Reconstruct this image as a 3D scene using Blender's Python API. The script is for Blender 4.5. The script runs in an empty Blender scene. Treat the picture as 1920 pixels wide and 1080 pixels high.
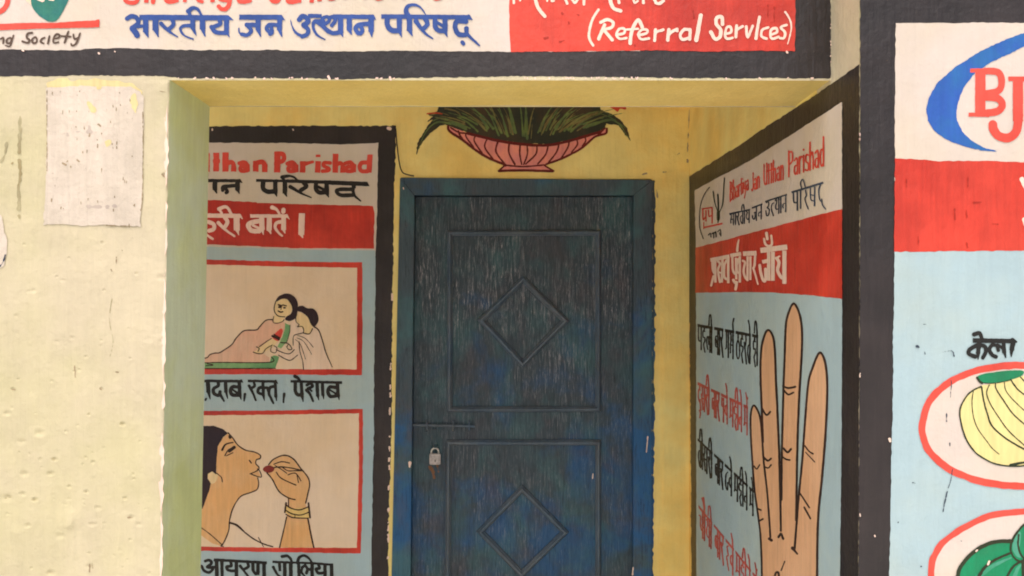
import bpy, bmesh, math, random
import numpy as np
from mathutils import Vector
C = bpy.context.scene
# ------------------------------------------------------------------ camera, sky, sun, exposure
FOC = 1500.0                      # focal length in photograph pixels (1920 wide)
VX, VY = 995.0, 535.0             # vanishing point of the depth direction
ZC = 1.67                         # eye height
cam_d = bpy.data.cameras.new('camera'); cam = bpy.data.objects.new('camera', cam_d); C.collection.objects.link(cam)
cam_d.sensor_width = 36.0; cam_d.lens = FOC/1920*36.0
cam_d.shift_x = -(VX-960)/1920.0; cam_d.shift_y = -(540-VY)/1920.0
cam_d.clip_start = 0.05; cam_d.clip_end = 2000
cam.location = (0, 0, ZC); cam.rotation_euler = (math.radians(90), 0, 0)
C.camera = cam
SUN_EL, SUN_AZ = math.radians(62), math.radians(192)      # behind the camera, slightly to its left, veiled by cloud
w = bpy.data.worlds.new('World'); C.world = w; w.use_nodes = True
nt = w.node_tree; bg = nt.nodes['Background']
sky = nt.nodes.new('ShaderNodeTexSky'); sky.sky_type = 'NISHITA'; sky.sun_disc = False
sky.sun_elevation = SUN_EL; sky.sun_rotation = SUN_AZ
sky.air_density = 0.6; sky.dust_density = 6.0; sky.ozone_density = 0.3
nt.links.new(sky.outputs[0], bg.inputs[0]); bg.inputs[1].default_value = 0.15
sun_d = bpy.data.lights.new('sun', 'SUN'); sun_d.energy = 1.5; sun_d.angle = math.radians(100); sun_d.color = (1.0, 0.98, 0.95)
sun = bpy.data.objects.new('sun', sun_d); C.collection.objects.link(sun)
sdir = Vector((math.sin(SUN_AZ)*math.cos(SUN_EL), math.cos(SUN_AZ)*math.cos(SUN_EL), math.sin(SUN_EL)))
sun.rotation_euler = (-sdir).to_track_quat('-Z', 'Y').to_euler(); sun.location = sdir*30
C.view_settings.view_transform = 'Standard'; C.view_settings.look = 'None'; C.view_settings.gamma = 1.0
C.view_settings.use_curve_mapping = False; C.view_settings.exposure = 0.20
C.render.engine = 'CYCLES'; C.cycles.filter_width = 1.9
C.cycles.max_bounces = 12; C.cycles.diffuse_bounces = 10

# ------------------------------------------------------------------ planes of the place (metres from the eye)
D0 = 1.69                          # front wall (pier + lintel)
D0B = D0*1.133                     # its back face
XR = 563/FOC*D0                    # right side wall, x = XR
D1 = XR*FOC/616                    # right front wall
D2 = XR*FOC/298                    # back wall of the porch
def P(px, py, plane, off=0.0):
    """point of the photograph put on one of the real wall planes, `off` metres proud of it"""
    if plane == 'side':
        x = XR-off; d = x*FOC/(px-VX)
        return (x, d, ZC+(VY-py)/FOC*d)
    d = {'front': D0, 'frontb': D0B, 'right': D1, 'back': D2}[plane]-off
    return ((px-VX)/FOC*d, d, ZC+(VY-py)/FOC*d)

# ------------------------------------------------------------------ materials
def lin(c): return c/12.92 if c <= 0.04045 else ((c+0.055)/1.055)**2.4
def S(r, g, b, f=1.0): return tuple(min(0.9, lin(v/255)/f) for v in (r, g, b))
MATS = {}
def paint(name, col, col2=None, rough=0.55, spec=0.3, patch=2.2, var=0.10, streak=0.10, bump=0.25, grain=70.0, mixlo=0.42, mixhi=0.62):
    """hand-brushed wall paint: large patches of a second tone, brush streaks, plaster grain"""
    if name in MATS: return MATS[name]
    m = bpy.data.materials.new(name); m.use_nodes = True; n = m.node_tree.nodes; l = m.node_tree.links
    b = n['Principled BSDF']; b.inputs['Roughness'].default_value = rough
    b.inputs['Specular IOR Level'].default_value = spec
    tc = n.new('ShaderNodeTexCoord')
    n1 = n.new('ShaderNodeTexNoise'); n1.inputs['Scale'].default_value = patch; n1.inputs['Detail'].default_value = 5; n1.inputs['Roughness'].default_value = 0.62
    l.new(tc.outputs['Object'], n1.inputs['Vector'])
    r1 = n.new('ShaderNodeMapRange'); r1.inputs[1].default_value = mixlo; r1.inputs[2].default_value = mixhi
    l.new(n1.outputs['Fac'], r1.inputs[0])
    mx = n.new('ShaderNodeMix'); mx.data_type = 'RGBA'
    mx.inputs[6].default_value = (*col, 1); mx.inputs[7].default_value = (*(col2 or tuple(c*0.9 for c in col)), 1)
    l.new(r1.outputs[0], mx.inputs[0])
    mp = n.new('ShaderNodeMapping'); mp.inputs['Scale'].default_value = (90, 90, 7)
    l.new(tc.outputs['Object'], mp.inputs[0])
    n2 = n.new('ShaderNodeTexNoise'); n2.inputs['Scale'].default_value = 1.0; n2.inputs['Detail'].default_value = 4; n2.inputs['Distortion'].default_value = 0.6
    l.new(mp.outputs[0], n2.inputs['Vector'])
    n3 = n.new('ShaderNodeTexNoise'); n3.inputs['Scale'].default_value = 9.0; n3.inputs['Detail'].default_value = 6
    l.new(tc.outputs['Object'], n3.inputs['Vector'])
    a = n.new('ShaderNodeMapRange'); a.inputs[1].default_value = 0.25; a.inputs[2].default_value = 0.75; a.inputs[3].default_value = 1-streak; a.inputs[4].default_value = 1+streak
    l.new(n2.outputs['Fac'], a.inputs[0])
    c = n.new('ShaderNodeMapRange'); c.inputs[1].default_value = 0.3; c.inputs[2].default_value = 0.7; c.inputs[3].default_value = 1-var; c.inputs[4].default_value = 1+var
    l.new(n3.outputs['Fac'], c.inputs[0])
    mu = n.new('ShaderNodeMath'); mu.operation = 'MULTIPLY'; l.new(a.outputs[0], mu.inputs[0]); l.new(c.outputs[0], mu.inputs[1])
    vm = n.new('ShaderNodeVectorMath'); vm.operation = 'SCALE'; l.new(mx.outputs[2], vm.inputs[0]); l.new(mu.outputs[0], vm.inputs['Scale'])
    l.new(vm.outputs[0], b.inputs['Base Color'])
    n4 = n.new('ShaderNodeTexNoise'); n4.inputs['Scale'].default_value = grain; n4.inputs['Detail'].default_value = 5; n4.inputs['Roughness'].default_value = 0.6
    l.new(tc.outputs['Object'], n4.inputs['Vector'])
    ad = n.new('ShaderNodeMath'); ad.operation = 'MULTIPLY_ADD'; ad.inputs[1].default_value = 0.8
    l.new(n2.outputs['Fac'], ad.inputs[0]); l.new(n4.outputs['Fac'], ad.inputs[2])
    ad2 = n.new('ShaderNodeMath'); ad2.operation = 'MULTIPLY_ADD'; ad2.inputs[1].default_value = 3.0
    l.new(n3.outputs['Fac'], ad2.inputs[0]); l.new(ad.outputs[0], ad2.inputs[2])
    bp = n.new('ShaderNodeBump'); bp.inputs['Strength'].default_value = bump; bp.inputs['Distance'].default_value = 0.006
    l.new(ad2.outputs[0], bp.inputs['Height']); l.new(bp.outputs[0], b.inputs['Normal'])
    MATS[name] = m
    return m
M = {}
M['cream_wall'] = paint('cream_wall', S(206, 194, 164), S(200, 191, 152), var=0.06, streak=0.03, bump=0.35, rough=0.7, spec=0.2)
M['jamb_green'] = paint('jamb_green', S(208, 220, 188), S(206, 216, 152), var=0.05, streak=0.06, rough=0.6)
M['soffit_yellow'] = paint('soffit_yellow', S(236, 212, 128), S(228, 200, 112), var=0.04, streak=0.05, rough=0.6)
M['yellow_wall'] = paint('yellow_wall', S(255, 224, 142), S(252, 208, 116), var=0.07, streak=0.03, bump=0.35, rough=0.6)
M['cream_paint'] = paint('cream_paint', S(214, 201, 189), S(210, 196, 174), var=0.04, streak=0.02, rough=0.55)
M['red_paint'] = paint('red_paint', S(214, 68, 50), S(180, 44, 30), var=0.16, streak=0.11, rough=0.42, spec=0.4)
M['black_paint'] = paint('black_paint', S(47, 40, 39), S(33, 29, 29), var=0.26, streak=0.14, rough=0.42, spec=0.45, bump=0.3)
M['pale_blue'] = paint('pale_blue', S(168, 192, 197), S(176, 193, 188), var=0.04, streak=0.03)
M['picture_tan'] = paint('picture_tan', S(236, 212, 182), S(234, 206, 168), var=0.04, streak=0.03)
M['blue_letter'] = paint('blue_letter', S(42, 70, 132), S(50, 80, 148), var=0.12)
M['red_letter'] = paint('red_letter', S(224, 84, 70), S(206, 66, 50), var=0.12)
M['white_letter'] = paint('white_letter', S(238, 212, 192), S(240, 206, 190), var=0.05)
M['black_letter'] = paint('black_letter', S(34, 34, 32), S(40, 36, 32), var=0.15)
M['brown_letter'] = paint('brown_letter', S(92, 72, 60), S(80, 66, 52), var=0.15)
M['slate_letter'] = paint('slate_letter', S(54, 62, 76), S(62, 74, 92), var=0.2)
M['outline'] = paint('outline', S(62, 36, 26), S(46, 30, 22), var=0.15)
M['hair'] = paint('hair', S(52, 32, 34), S(44, 32, 40), var=0.1)
M['skin'] = paint('skin', S(230, 182, 126), S(224, 172, 112), var=0.05, patch=9)
M['pale_skin'] = paint('pale_skin', S(236, 208, 150), S(232, 204, 156), var=0.05)
M['hand_skin'] = paint('hand_skin', S(224, 178, 138), S(216, 168, 126), var=0.05)
M['salmon'] = paint('salmon', S(230, 188, 158), S(226, 178, 148), var=0.05, patch=9)
M['white_sari'] = paint('white_sari', S(236, 210, 184), S(234, 206, 178), var=0.04)
M['bed_green'] = paint('bed_green', S(106, 160, 106), S(142, 180, 120), var=0.1, patch=12)
M['maroon'] = paint('maroon', S(150, 52, 42), S(120, 40, 34), var=0.1)
M['gold'] = paint('gold', S(236, 204, 126), S(230, 190, 110), var=0.1)
M['bowl_pink'] = paint('bowl_pink', S(238, 150, 128), S(226, 140, 132), var=0.06, patch=14)
M['bowl_line'] = paint('bowl_line', S(112, 30, 24), S(96, 24, 20), var=0.1)
M['leaf_dark'] = paint('leaf_dark', S(52, 56, 42), S(70, 56, 38), var=0.2, patch=9)
M['leaf_mid'] = paint('leaf_mid', S(110, 128, 66), S(84, 104, 64), var=0.2, patch=20)
M['leaf_olive'] = paint('leaf_olive', S(132, 124, 70), S(116, 100, 60), var=0.2, patch=20)
M['flower_red'] = paint('flower_red', S(206, 74, 40), S(190, 60, 36), var=0.1)
M['logo_green'] = paint('logo_green', S(50, 122, 104), S(40, 110, 108), var=0.1, patch=20)
M['crescent_blue'] = paint('crescent_blue', S(44, 104, 166), S(46, 92, 174), var=0.08, patch=12)
M['stem_green'] = paint('stem_green', S(20, 136, 90), S(34, 126, 84), var=0.1, patch=12)
M['veg_light'] = paint('veg_light', S(76, 154, 126), S(58, 146, 110), var=0.12, patch=14)
M['banana'] = paint('banana', S(228, 214, 146), S(222, 206, 136), var=0.05)
M['dark_green_line'] = paint('dark_green_line', S(44, 50, 30), S(36, 60, 44), var=0.2)
M['paper'] = paint('paper', S(216, 203, 186), S(206, 194, 176), var=0.07, streak=0.06, patch=7, rough=0.85, spec=0.1, bump=0.5)
M['paper_stain'] = paint('paper_stain', S(188, 174, 162), S(198, 184, 168), var=0.1, rough=0.9, spec=0.1)
M['chip_yellow'] = paint('chip_yellow', S(222, 206, 150), S(220, 200, 142), var=0.05)
M['stain'] = paint('stain', S(160, 146, 106), S(184, 176, 140), var=0.2, patch=12)
M['scuff'] = paint('scuff', S(150, 132, 104), S(170, 150, 120), var=0.2)
M['bounce_white'] = paint('bounce_white', (0.84,0.82,0.78), (0.80,0.78,0.72))  # white picked so the unseen porch ceiling bounces light
M['dark_red'] = paint('dark_red', S(172, 48, 34), S(160, 42, 30), var=0.15)
M['faded_red'] = paint('faded_red', S(196, 92, 80), S(176, 78, 66), var=0.2)
M['rust'] = paint('rust', S(124, 88, 58), S(96, 66, 48), var=0.2)
M['ground'] = paint('ground', (0.71,0.695,0.66), (0.66,0.645,0.61), var=0.06, streak=0.0, rough=0.9, spec=0.1, patch=0.7)

def metal(name, col, rough=0.4, met=0.8):
    m = bpy.data.materials.new(name); m.use_nodes = True; n = m.node_tree.nodes; l = m.node_tree.links
    b = n['Principled BSDF']; b.inputs['Metallic'].default_value = met
    tc = n.new('ShaderNodeTexCoord'); t = n.new('ShaderNodeTexNoise'); t.inputs['Scale'].default_value = 80; t.inputs['Detail'].default_value = 4
    l.new(tc.outputs['Object'], t.inputs['Vector'])
    r = n.new('ShaderNodeValToRGB'); r.color_ramp.elements[0].position = 0.35; r.color_ramp.elements[1].position = 0.65
    r.color_ramp.elements[0].color = (*[c*0.6 for c in col], 1); r.color_ramp.elements[1].color = (*col, 1)
    l.new(t.outputs['Fac'], r.inputs[0]); l.new(r.outputs[0], b.inputs['Base Color'])
    q = n.new('ShaderNodeMapRange'); q.inputs[3].default_value = rough-0.1; q.inputs[4].default_value = rough+0.2
    l.new(t.outputs['Fac'], q.inputs[0]); l.new(q.outputs[0], b.inputs['Roughness'])
    return m
M['lock_steel'] = metal('lock_steel', (0.50, 0.45, 0.42), 0.42, 0.5)
M['shackle_steel'] = metal('shackle_steel', (0.70, 0.68, 0.62), 0.3, 0.9)
M['wire'] = metal('wire', (0.03, 0.02, 0.018), 0.55, 0.0)

def door_paint(name, blue_amt, scr=1.0, gain=1.0):
    """old blue enamel rubbed down to a dark grey undercoat, with long brush and scrape marks"""
    m = bpy.data.materials.new(name); m.use_nodes = True; n = m.node_tree.nodes; l = m.node_tree.links
    b = n['Principled BSDF']; b.inputs['Roughness'].default_value = 0.5; b.inputs['Specular IOR Level'].default_value = 0.35
    tc = n.new('ShaderNodeTexCoord')
    def noise(scale, detail, mapping=None, dist=0.0, rough=0.6):
        t = n.new('ShaderNodeTexNoise'); t.inputs['Scale'].default_value = scale; t.inputs['Detail'].default_value = detail
        t.inputs['Distortion'].default_value = dist; t.inputs['Roughness'].default_value = rough
        if mapping:
            mp = n.new('ShaderNodeMapping'); mp.inputs['Scale'].default_value = mapping; l.new(tc.outputs['Object'], mp.inputs[0]); l.new(mp.outputs[0], t.inputs['Vector'])
        else: l.new(tc.outputs['Object'], t.inputs['Vector'])
        return t
    def rng(o, a, c, d=0.0, e=1.0):
        r = n.new('ShaderNodeMapRange'); r.inputs[1].default_value = a; r.inputs[2].default_value = c; r.inputs[3].default_value = d; r.inputs[4].default_value = e
        l.new(o, r.inputs[0]); return r.outputs[0]
    def mix(f, c1, c2):
        x = n.new('ShaderNodeMix'); x.data_type = 'RGBA'; l.new(f, x.inputs[0])
        for i, c in ((6, c1), (7, c2)):
            if isinstance(c, tuple): x.inputs[i].default_value = (*c, 1)
            else: l.new(c, x.inputs[i])
        return x.outputs[2]
    big = noise(4.2, 5, dist=0.4)
    sep = n.new('ShaderNodeSeparateXYZ'); l.new(tc.outputs['Object'], sep.inputs[0])
    hz = rng(sep.outputs[2], 0.7, 1.95, 0.10+blue_amt, -0.13+blue_amt)      # enamel worn off more in the upper, often touched half
    ad = n.new('ShaderNodeMath'); ad.operation = 'ADD'; l.new(big.outputs['Fac'], ad.inputs[0]); l.new(hz, ad.inputs[1])
    f1 = rng(ad.outputs[0], 0.50, 0.68)
    base = mix(f1, (0.034, 0.054, 0.068), (0.011, 0.066, 0.160))
    mid = noise(7.5, 4, (1, 1, 0.6), 0.8)
    base = mix(rng(mid.outputs['Fac'], 0.50, 0.68, 0, 0.5), base, (0.070, 0.058, 0.066))
    grn = noise(5.5, 3, (1.3, 1, 1), 0.5)
    base = mix(rng(grn.outputs['Fac'], 0.48, 0.70, 0, 0.7), base, (0.036, 0.105, 0.118))
    st = noise(1.0, 5, (150, 60, 11), 1.2, 0.75)
    st2 = noise(1.0, 4, (220, 60, 26), 1.8, 0.75)
    s = n.new('ShaderNodeMath'); s.operation = 'MULTIPLY'; l.new(rng(st.outputs['Fac'], 0.50, 0.66), s.inputs[0]); l.new(rng(st2.outputs['Fac'], 0.40, 0.62), s.inputs[1])
    s2 = n.new('ShaderNodeMath'); s2.operation = 'MULTIPLY'; l.new(s.outputs[0], s2.inputs[0]); l.new(rng(sep.outputs[2], 1.20, 1.60, 0.34*scr, 0.95*scr), s2.inputs[1])
    base = mix(s2.outputs[0], base, (0.42, 0.40, 0.42))
    pa = noise(3.4, 4, dist=0.7); s3 = n.new('ShaderNodeMath'); s3.operation = 'MULTIPLY'; l.new(s2.outputs[0], s3.inputs[0]); l.new(rng(pa.outputs['Fac'], 0.36, 0.62, 0.15, 1.15), s3.inputs[1]); l.new(s3.outputs[0], base.node.inputs[0])
    d = rng(st.outputs['Fac'], 0.30, 0.48, 0.38*gain, 1.0*gain)
    vm = n.new('ShaderNodeVectorMath'); vm.operation = 'SCALE'; l.new(base, vm.inputs[0]); l.new(d, vm.inputs['Scale'])
    l.new(vm.outputs[0], b.inputs['Base Color'])
    bp = n.new('ShaderNodeBump'); bp.inputs['Strength'].default_value = 0.35; bp.inputs['Distance'].default_value = 0.003
    l.new(st.outputs['Fac'], bp.inputs['Height']); l.new(bp.outputs[0], b.inputs['Normal'])
    l.new(rng(mid.outputs['Fac'], 0.3, 0.7, 0.38, 0.62), b.inputs['Roughness'])
    return m
M['door_leaf'] = door_paint('door_leaf', 0.0, 1.15, 1.12)
M['door_frame'] = door_paint('door_frame', 0.07, 0.12, 1.5)
M['door_trim'] = paint('door_trim', (0.088, 0.108, 0.126), (0.060, 0.098, 0.140), var=0.2, streak=0.2, patch=5, rough=0.45, spec=0.4)

# ------------------------------------------------------------------ object helpers
def link(o, parent=None):
    C.collection.objects.link(o)
    if parent is not None:
        o.parent = parent
        p = parent; off = Vector((0, 0, 0))
        while p is not None: off += p.location; p = p.parent
        o.location = -off
    return o
def tag(o, label=None, cat=None, group=None, kind=None):
    for k, v in (('label', label), ('category', cat), ('group', group), ('kind', kind)):
        if v: o[k] = v
    return o
def thing(name, loc, label, cat, group=None, kind='thing'):
    o = bpy.data.objects.new(name, None); o.location = loc; o.empty_display_size = 0.1
    C.collection.objects.link(o); return tag(o, label, cat, group, kind)
def mesh_obj(name, verts, faces, mat, parent=None, smooth=False):
    me = bpy.data.meshes.new(name); me.from_pydata(verts, [], faces); me.update()
    me.materials.append(M[mat])
    if smooth:
        for p in me.polygons: p.use_smooth = True
    return link(bpy.data.objects.new(name, me), parent)
def bm_obj(name, bm, mat, parent=None, smooth=False):
    bmesh.ops.recalc_face_normals(bm, faces=bm.faces)
    me = bpy.data.meshes.new(name); bm.to_mesh(me); bm.free(); me.materials.append(M[mat])
    if smooth:
        for p in me.polygons: p.use_smooth = True
    return link(bpy.data.objects.new(name, me), parent)
def prism(bm, quad, y0, y1, bev=0.0):
    """solid standing between depths y0 (front) and y1: `quad` = (x, z) corners"""
    a = [bm.verts.new((x, y0, z)) for x, z in quad]; b = [bm.verts.new((x, y1, z)) for x, z in quad]
    fs = [bm.faces.new(a), bm.faces.new(b[::-1])]; k = len(quad)
    for i in range(k): fs.append(bm.faces.new((a[i], b[i], b[(i+1) % k], a[(i+1) % k])))
    if bev:
        es = list({e for f in fs for e in f.edges})
        bmesh.ops.bevel(bm, geom=es, offset=bev, segments=2, affect='EDGES')
def box(bm, x0, x1, y0, y1, z0, z1, bev=0.0): prism(bm, [(x0, z0), (x1, z0), (x1, z1), (x0, z1)], y0, y1, bev)

# ------------------------------------------------------------------ painted shapes: strokes and areas -> one flat outline mesh
def vnoise(x, y, scale, seed):
    rs = np.random.RandomState(seed); T = rs.rand(64, 64).astype(np.float32)*2-1
    u = x/scale+1000.3; v = y/scale+1000.7
    i = np.floor(u).astype(int); j = np.floor(v).astype(int); fu = u-i; fv = v-j
    fu = fu*fu*(3-2*fu); fv = fv*fv*(3-2*fv)
    g = lambda a, b: T[a % 64, b % 64]
    return (g(i, j)*(1-fu)+g(i+1, j)*fu)*(1-fv)+(g(i, j+1)*(1-fu)+g(i+1, j+1)*fu)*fv
def catmull(p, closed=False, k=6):
    n = len(p)
    if n < 3: return p
    out = []
    rngs = range(n) if closed else range(n-1)
    for i in rngs:
        g = (lambda a: p[a % n]) if closed else (lambda a: p[max(0, min(n-1, a))])
        p0, p1, p2, p3 = g(i-1), g(i), g(i+1), g(i+2)
        for s in range(k):
            t = s/k
            out.append(tuple(0.5*((2*b)+(-a+c)*t+(2*a-5*b+4*c-d)*t*t+(-a+3*b-3*c+d)*t**3) for a, b, c, d in zip(p0, p1, p2, p3)))
    if not closed: out.append(p[-1])
    return out
def parse(text, crop=(0, 0, 1), dw=10):
    ox, oy, s = crop; out = []
    for item in text.replace('\n', ' ').split(';'):
        tk = item.split()
        if not tk: continue
        w0 = w1 = dw; mode = 's'
        if tk[0][0] in '@#~':
            f = tk.pop(0)
            if f[0] == '#': mode = 'p'
            elif f[0] == '~': mode = 'ps'
            else:
                f = f[1:]
                if f.endswith('-'): mode = 'l'; f = f[:-1]
                if '>' in f: w0, w1 = map(float, f.split('>'))
                else: w0 = w1 = float(f)
        v = [float(t) for t in tk]
        pts = [(ox+v[i]/s, oy+v[i+1]/s) for i in range(0, len(v)-1, 2)]
        out.append((mode, pts, w0/s/2, w1/s/2))
    return out
class Field:
    def __init__(self, shapes, h=0.5, pad=3.0):
        xs = [p[0] for sh in shapes for p in sh[1]]; ys = [p[1] for sh in shapes for p in sh[1]]
        r = max(max(sh[2], sh[3]) for sh in shapes)+pad
        self.h = h; self.x0 = math.floor(min(xs)-r); self.y0 = math.floor(min(ys)-r)
        self.nx = int((max(xs)+r-self.x0)/h)+2; self.ny = int((max(ys)+r-self.y0)/h)+2
        self.F = np.full((self.ny, self.nx), -9.0, np.float32)
        for sh in shapes: self.add(*sh)
    def win(self, x0, y0, x1, y1):
        i0 = max(0, int((x0-self.x0)/self.h)-1); i1 = min(self.nx, int((x1-self.x0)/self.h)+3)
        j0 = max(0, int((y0-self.y0)/self.h)-1); j1 = min(self.ny, int((y1-self.y0)/self.h)+3)
        X, Y = np.meshgrid(self.x0+np.arange(i0, i1)*self.h, self.y0+np.arange(j0, j1)*self.h)
        return (slice(j0, j1), slice(i0, i1)), X, Y
    def capsule(self, a, b, ra, rb):
        r = max(ra, rb)+2
        w, X, Y = self.win(min(a[0], b[0])-r, min(a[1], b[1])-r, max(a[0], b[0])+r, max(a[1], b[1])+r)
        dx, dy = b[0]-a[0], b[1]-a[1]; L = dx*dx+dy*dy+1e-9
        t = np.clip(((X-a[0])*dx+(Y-a[1])*dy)/L, 0, 1)
        f = ra+(rb-ra)*t-np.hypot(X-a[0]-t*dx, Y-a[1]-t*dy)
        self.F[w] = np.maximum(self.F[w], f)
    def poly(self, pts):
        xs = [p[0] for p in pts]; ys = [p[1] for p in pts]
        w, X, Y = self.win(min(xs)-2, min(ys)-2, max(xs)+2, max(ys)+2)
        ins = np.zeros(X.shape, bool); d = np.full(X.shape, 1e9)
        for (ax, ay), (bx, by) in zip(pts, pts[1:]+pts[:1]):
            dx, dy = bx-ax, by-ay; L = dx*dx+dy*dy+1e-9
            t = np.clip(((X-ax)*dx+(Y-ay)*dy)/L, 0, 1)
            d = np.minimum(d, np.hypot(X-ax-t*dx, Y-ay-t*dy))
            if dy != 0:
                c = ((ay > Y) != (by > Y)) & (X < (Y-ay)*dx/dy+ax); ins ^= c
        self.F[w] = np.maximum(self.F[w], np.where(ins, d, -d))
    def add(self, mode, pts, r0, r1):
        if mode == 'p': self.poly(pts)
        elif mode == 'ps': self.poly(catmull(pts, True))
        elif mode == 'l':
            for i, (a, b) in enumerate(zip(pts, pts[1:])):
                dx, dy = b[0]-a[0], b[1]-a[1]; L = math.hypot(dx, dy)+1e-9; nx, ny = -dy/L*r0, dx/L*r0
                self.poly([(a[0]+nx, a[1]+ny), (b[0]+nx, b[1]+ny), (b[0]-nx, b[1]-ny), (a[0]-nx, a[1]-ny)])
                if i: self.capsule(a, a, r0, r0)
        elif len(pts) == 1: self.capsule(pts[0], pts[0], r0, r1)
        else:
            q = catmull(pts); k = len(q)-1
            for i in range(k):
                self.capsule(q[i], q[i+1], r0+(r1-r0)*i/k, r0+(r1-r0)*(i+1)/k)
    def noise(self, amp, scale, seed, amp2=0.0, scale2=40.0):
        _, X, Y = self.win(self.x0, self.y0, self.x0+self.nx*self.h, self.y0+self.ny*self.h)
        X = X[:self.ny, :self.nx]; Y = Y[:self.ny, :self.nx]
        self.F += amp*vnoise(X, Y, scale, seed)
        if amp2: self.F += amp2*vnoise(X, Y, scale2, seed+7)
    def mesh(self, plane, off):
        F = self.F; h = self.h; ins = F > 0
        F[0, :] = F[-1, :] = -1; F[:, 0] = F[:, -1] = -1; ins = F > 0
        cnt = ins[:-1, :-1].astype(int)+ins[:-1, 1:]+ins[1:, :-1]+ins[1:, 1:]
        polys = []
        for j in range(self.ny-1):
            row = np.concatenate(([0], (cnt[j] == 4).astype(int), [0])); d = np.diff(row)
            for a, b in zip(np.where(d == 1)[0], np.where(d == -1)[0]):
                polys.append(((a, j), (b, j), (b, j+1), (a, j+1)))
        for j, i in zip(*np.where((cnt > 0) & (cnt < 4))):
            c = ((i, j), (i+1, j), (i+1, j+1), (i, j+1)); f = [float(F[y, x]) for x, y in c]; pl = []
            for k in range(4):
                k2 = (k+1) % 4
                if f[k] > 0: pl.append(c[k])
                if (f[k] > 0) != (f[k2] > 0):
                    t = f[k]/(f[k]-f[k2]); pl.append((c[k][0]+t*(c[k2][0]-c[k][0]), c[k][1]+t*(c[k2][1]-c[k][1])))
            if len(pl) > 2: polys.append(pl)
        V = []; Fc = []
        for pl in polys:
            b = len(V)
            for x, y in pl: V.append(P(self.x0+x*h, self.y0+y*h, plane, off))
            Fc.append(tuple(range(b, b+len(pl)))[::-1])
        return V, Fc
LAYER = 0.0005
SEED = [11]
def painted(name, parent, mat, plane, layer, text, crop=(0, 0, 1), dw=10, h=0.5, amp=0.35, scale=5, amp2=0.0, label=None, wm=1.0):
    SEED[0] += 3
    f = Field([(m, p_, a*wm, b*wm) for m, p_, a, b in parse(text, crop, dw)], h); f.noise(amp, scale, SEED[0], amp2)
    v, fc = f.mesh(plane, LAYER*layer)
    o = mesh_obj(name, v, fc, mat, parent)
    if label: o['label'] = label
    if name in ('paint_chip', 'scuff', 'crack', 'dirt_mark'): o['kind'] = 'stuff'
    return o
# ------------------------------------------------------------------ ground
bm = bmesh.new(); box(bm, -200, 200, -200, 200, -0.2, 0.0)
tag(bm_obj('ground', bm, 'ground'), kind='structure')

# ------------------------------------------------------------------ front wall: pier, jamb, lintel
def XW(px, d): return (px-VX)/FOC*d
def ZW(py, d): return ZC+(VY-py)/FOC*d
Z_LF, Z_LB = ZW(149, D0), ZW(198.5, D0B)
def edge_f(py): return 318-15*(py-150)/930.0          # the worn front arris of the pier, out of plumb
def edge_b(py): return 393-17*(py-197)/883.0
front = thing('front_wall', (-0.77, D0, 0), 'cream plastered pier and lintel framing the recessed doorway', 'wall')
rs = np.random.RandomState(4)
GX0, GY0, GY1, GS = -20.0, 150.0, 1092.0, 1.5
ny = int((GY1-GY0)/GS)+1; nxg = int((320-GX0)/GS)+1
V = []; Fc = []
pits = [(102, 861, 4.5, 5), (46, 888, 7, 3), (95, 888, 5, 4), (130, 912, 4, 3), (162, 922, 4, 4), (65, 937, 4.5, 5.5), (42, 926, 5, 3), (230, 795, 4.5, 5.5),
        (167, 777, 3.5, 3), (235, 934, 4, 3.5), (74, 812, 8, 4), (124, 809, 4, 2), (175, 866, 4, 2.5), (95, 1074, 6, 4), (184, 952, 5, 2.5), (14, 933, 9, 3),
        (250, 889, 3, 2.5), (251, 898, 3, 2.5), (13, 775, 6, 3), (40, 828, 7, 2), (52, 985, 5, 3), (172, 983, 5, 3), (245, 970, 6, 2), (190, 729, 3.5, 3.5),
        (24, 730, 4, 3), (140, 696, 3, 2.5), (192, 455, 4, 3), (256, 513, 3.5, 2.5), (195, 544, 3, 2.5), (62, 545, 5, 1.5), (244, 672, 3, 2), (190, 638, 3, 1.8),
        (108, 640, 5, 1.5), (30, 592, 4, 1.5), (168, 1062, 6, 3), (260, 983, 5, 2), (113, 1005, 7, 2.5), (310, 328, 5, 4), (304, 520, 8, 3), (307, 640, 6, 2)]
for _ in range(60): pits.append((rs.uniform(0, 290), rs.uniform(700, 1085) if rs.rand() < 0.75 else rs.uniform(430, 700), rs.uniform(2.0, 4.2), rs.uniform(0.5, 2.2)))
bumps = [(134, 972, 17, 4), (128, 985, 9, 3), (72, 816, 12, 1.5), (95, 660, 14, 1), (150, 745, 16, 1), (30, 1000, 12, 1.5), (60, 760, 20, 0.8)]
xs = np.linspace(0, 1, nxg)
GXr = np.array([[GX0+(edge_f(GY0+j*GS)-GX0)*t for t in xs] for j in range(ny)]); GYr = np.array([[GY0+j*GS]*nxg for j in range(ny)])
dep = 0.9*vnoise(GXr, GYr, 70, 3)+0.45*vnoise(GXr, GYr, 22, 5)+0.22*vnoise(GXr, GYr, 8, 8)
for x, y, r, d in pits:
    q = np.hypot((GXr-x)*(0.8 if r > 4 else 1), (GYr-y)*1.25)/r
    dep += d*np.exp(-q**2*1.6)-0.08*d*np.exp(-((q-1.5)**2)*3)
for x, y, r, d in bumps: dep -= d*np.exp(-(np.hypot(GXr-x, GYr-y)/r)**2)
ed = np.maximum(0, 1-(GXr[:, -1:]-GXr)/6.0); chip = np.maximum(0, vnoise(GXr*0+5, GYr, 18, 12))*1.0+0.6
dep += 4.5*chip*ed**2
dep *= np.minimum(1, np.minimum((GXr-GX0)/6, np.minimum(GYr-GY0, GY1-GYr)/6).clip(0))
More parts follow.
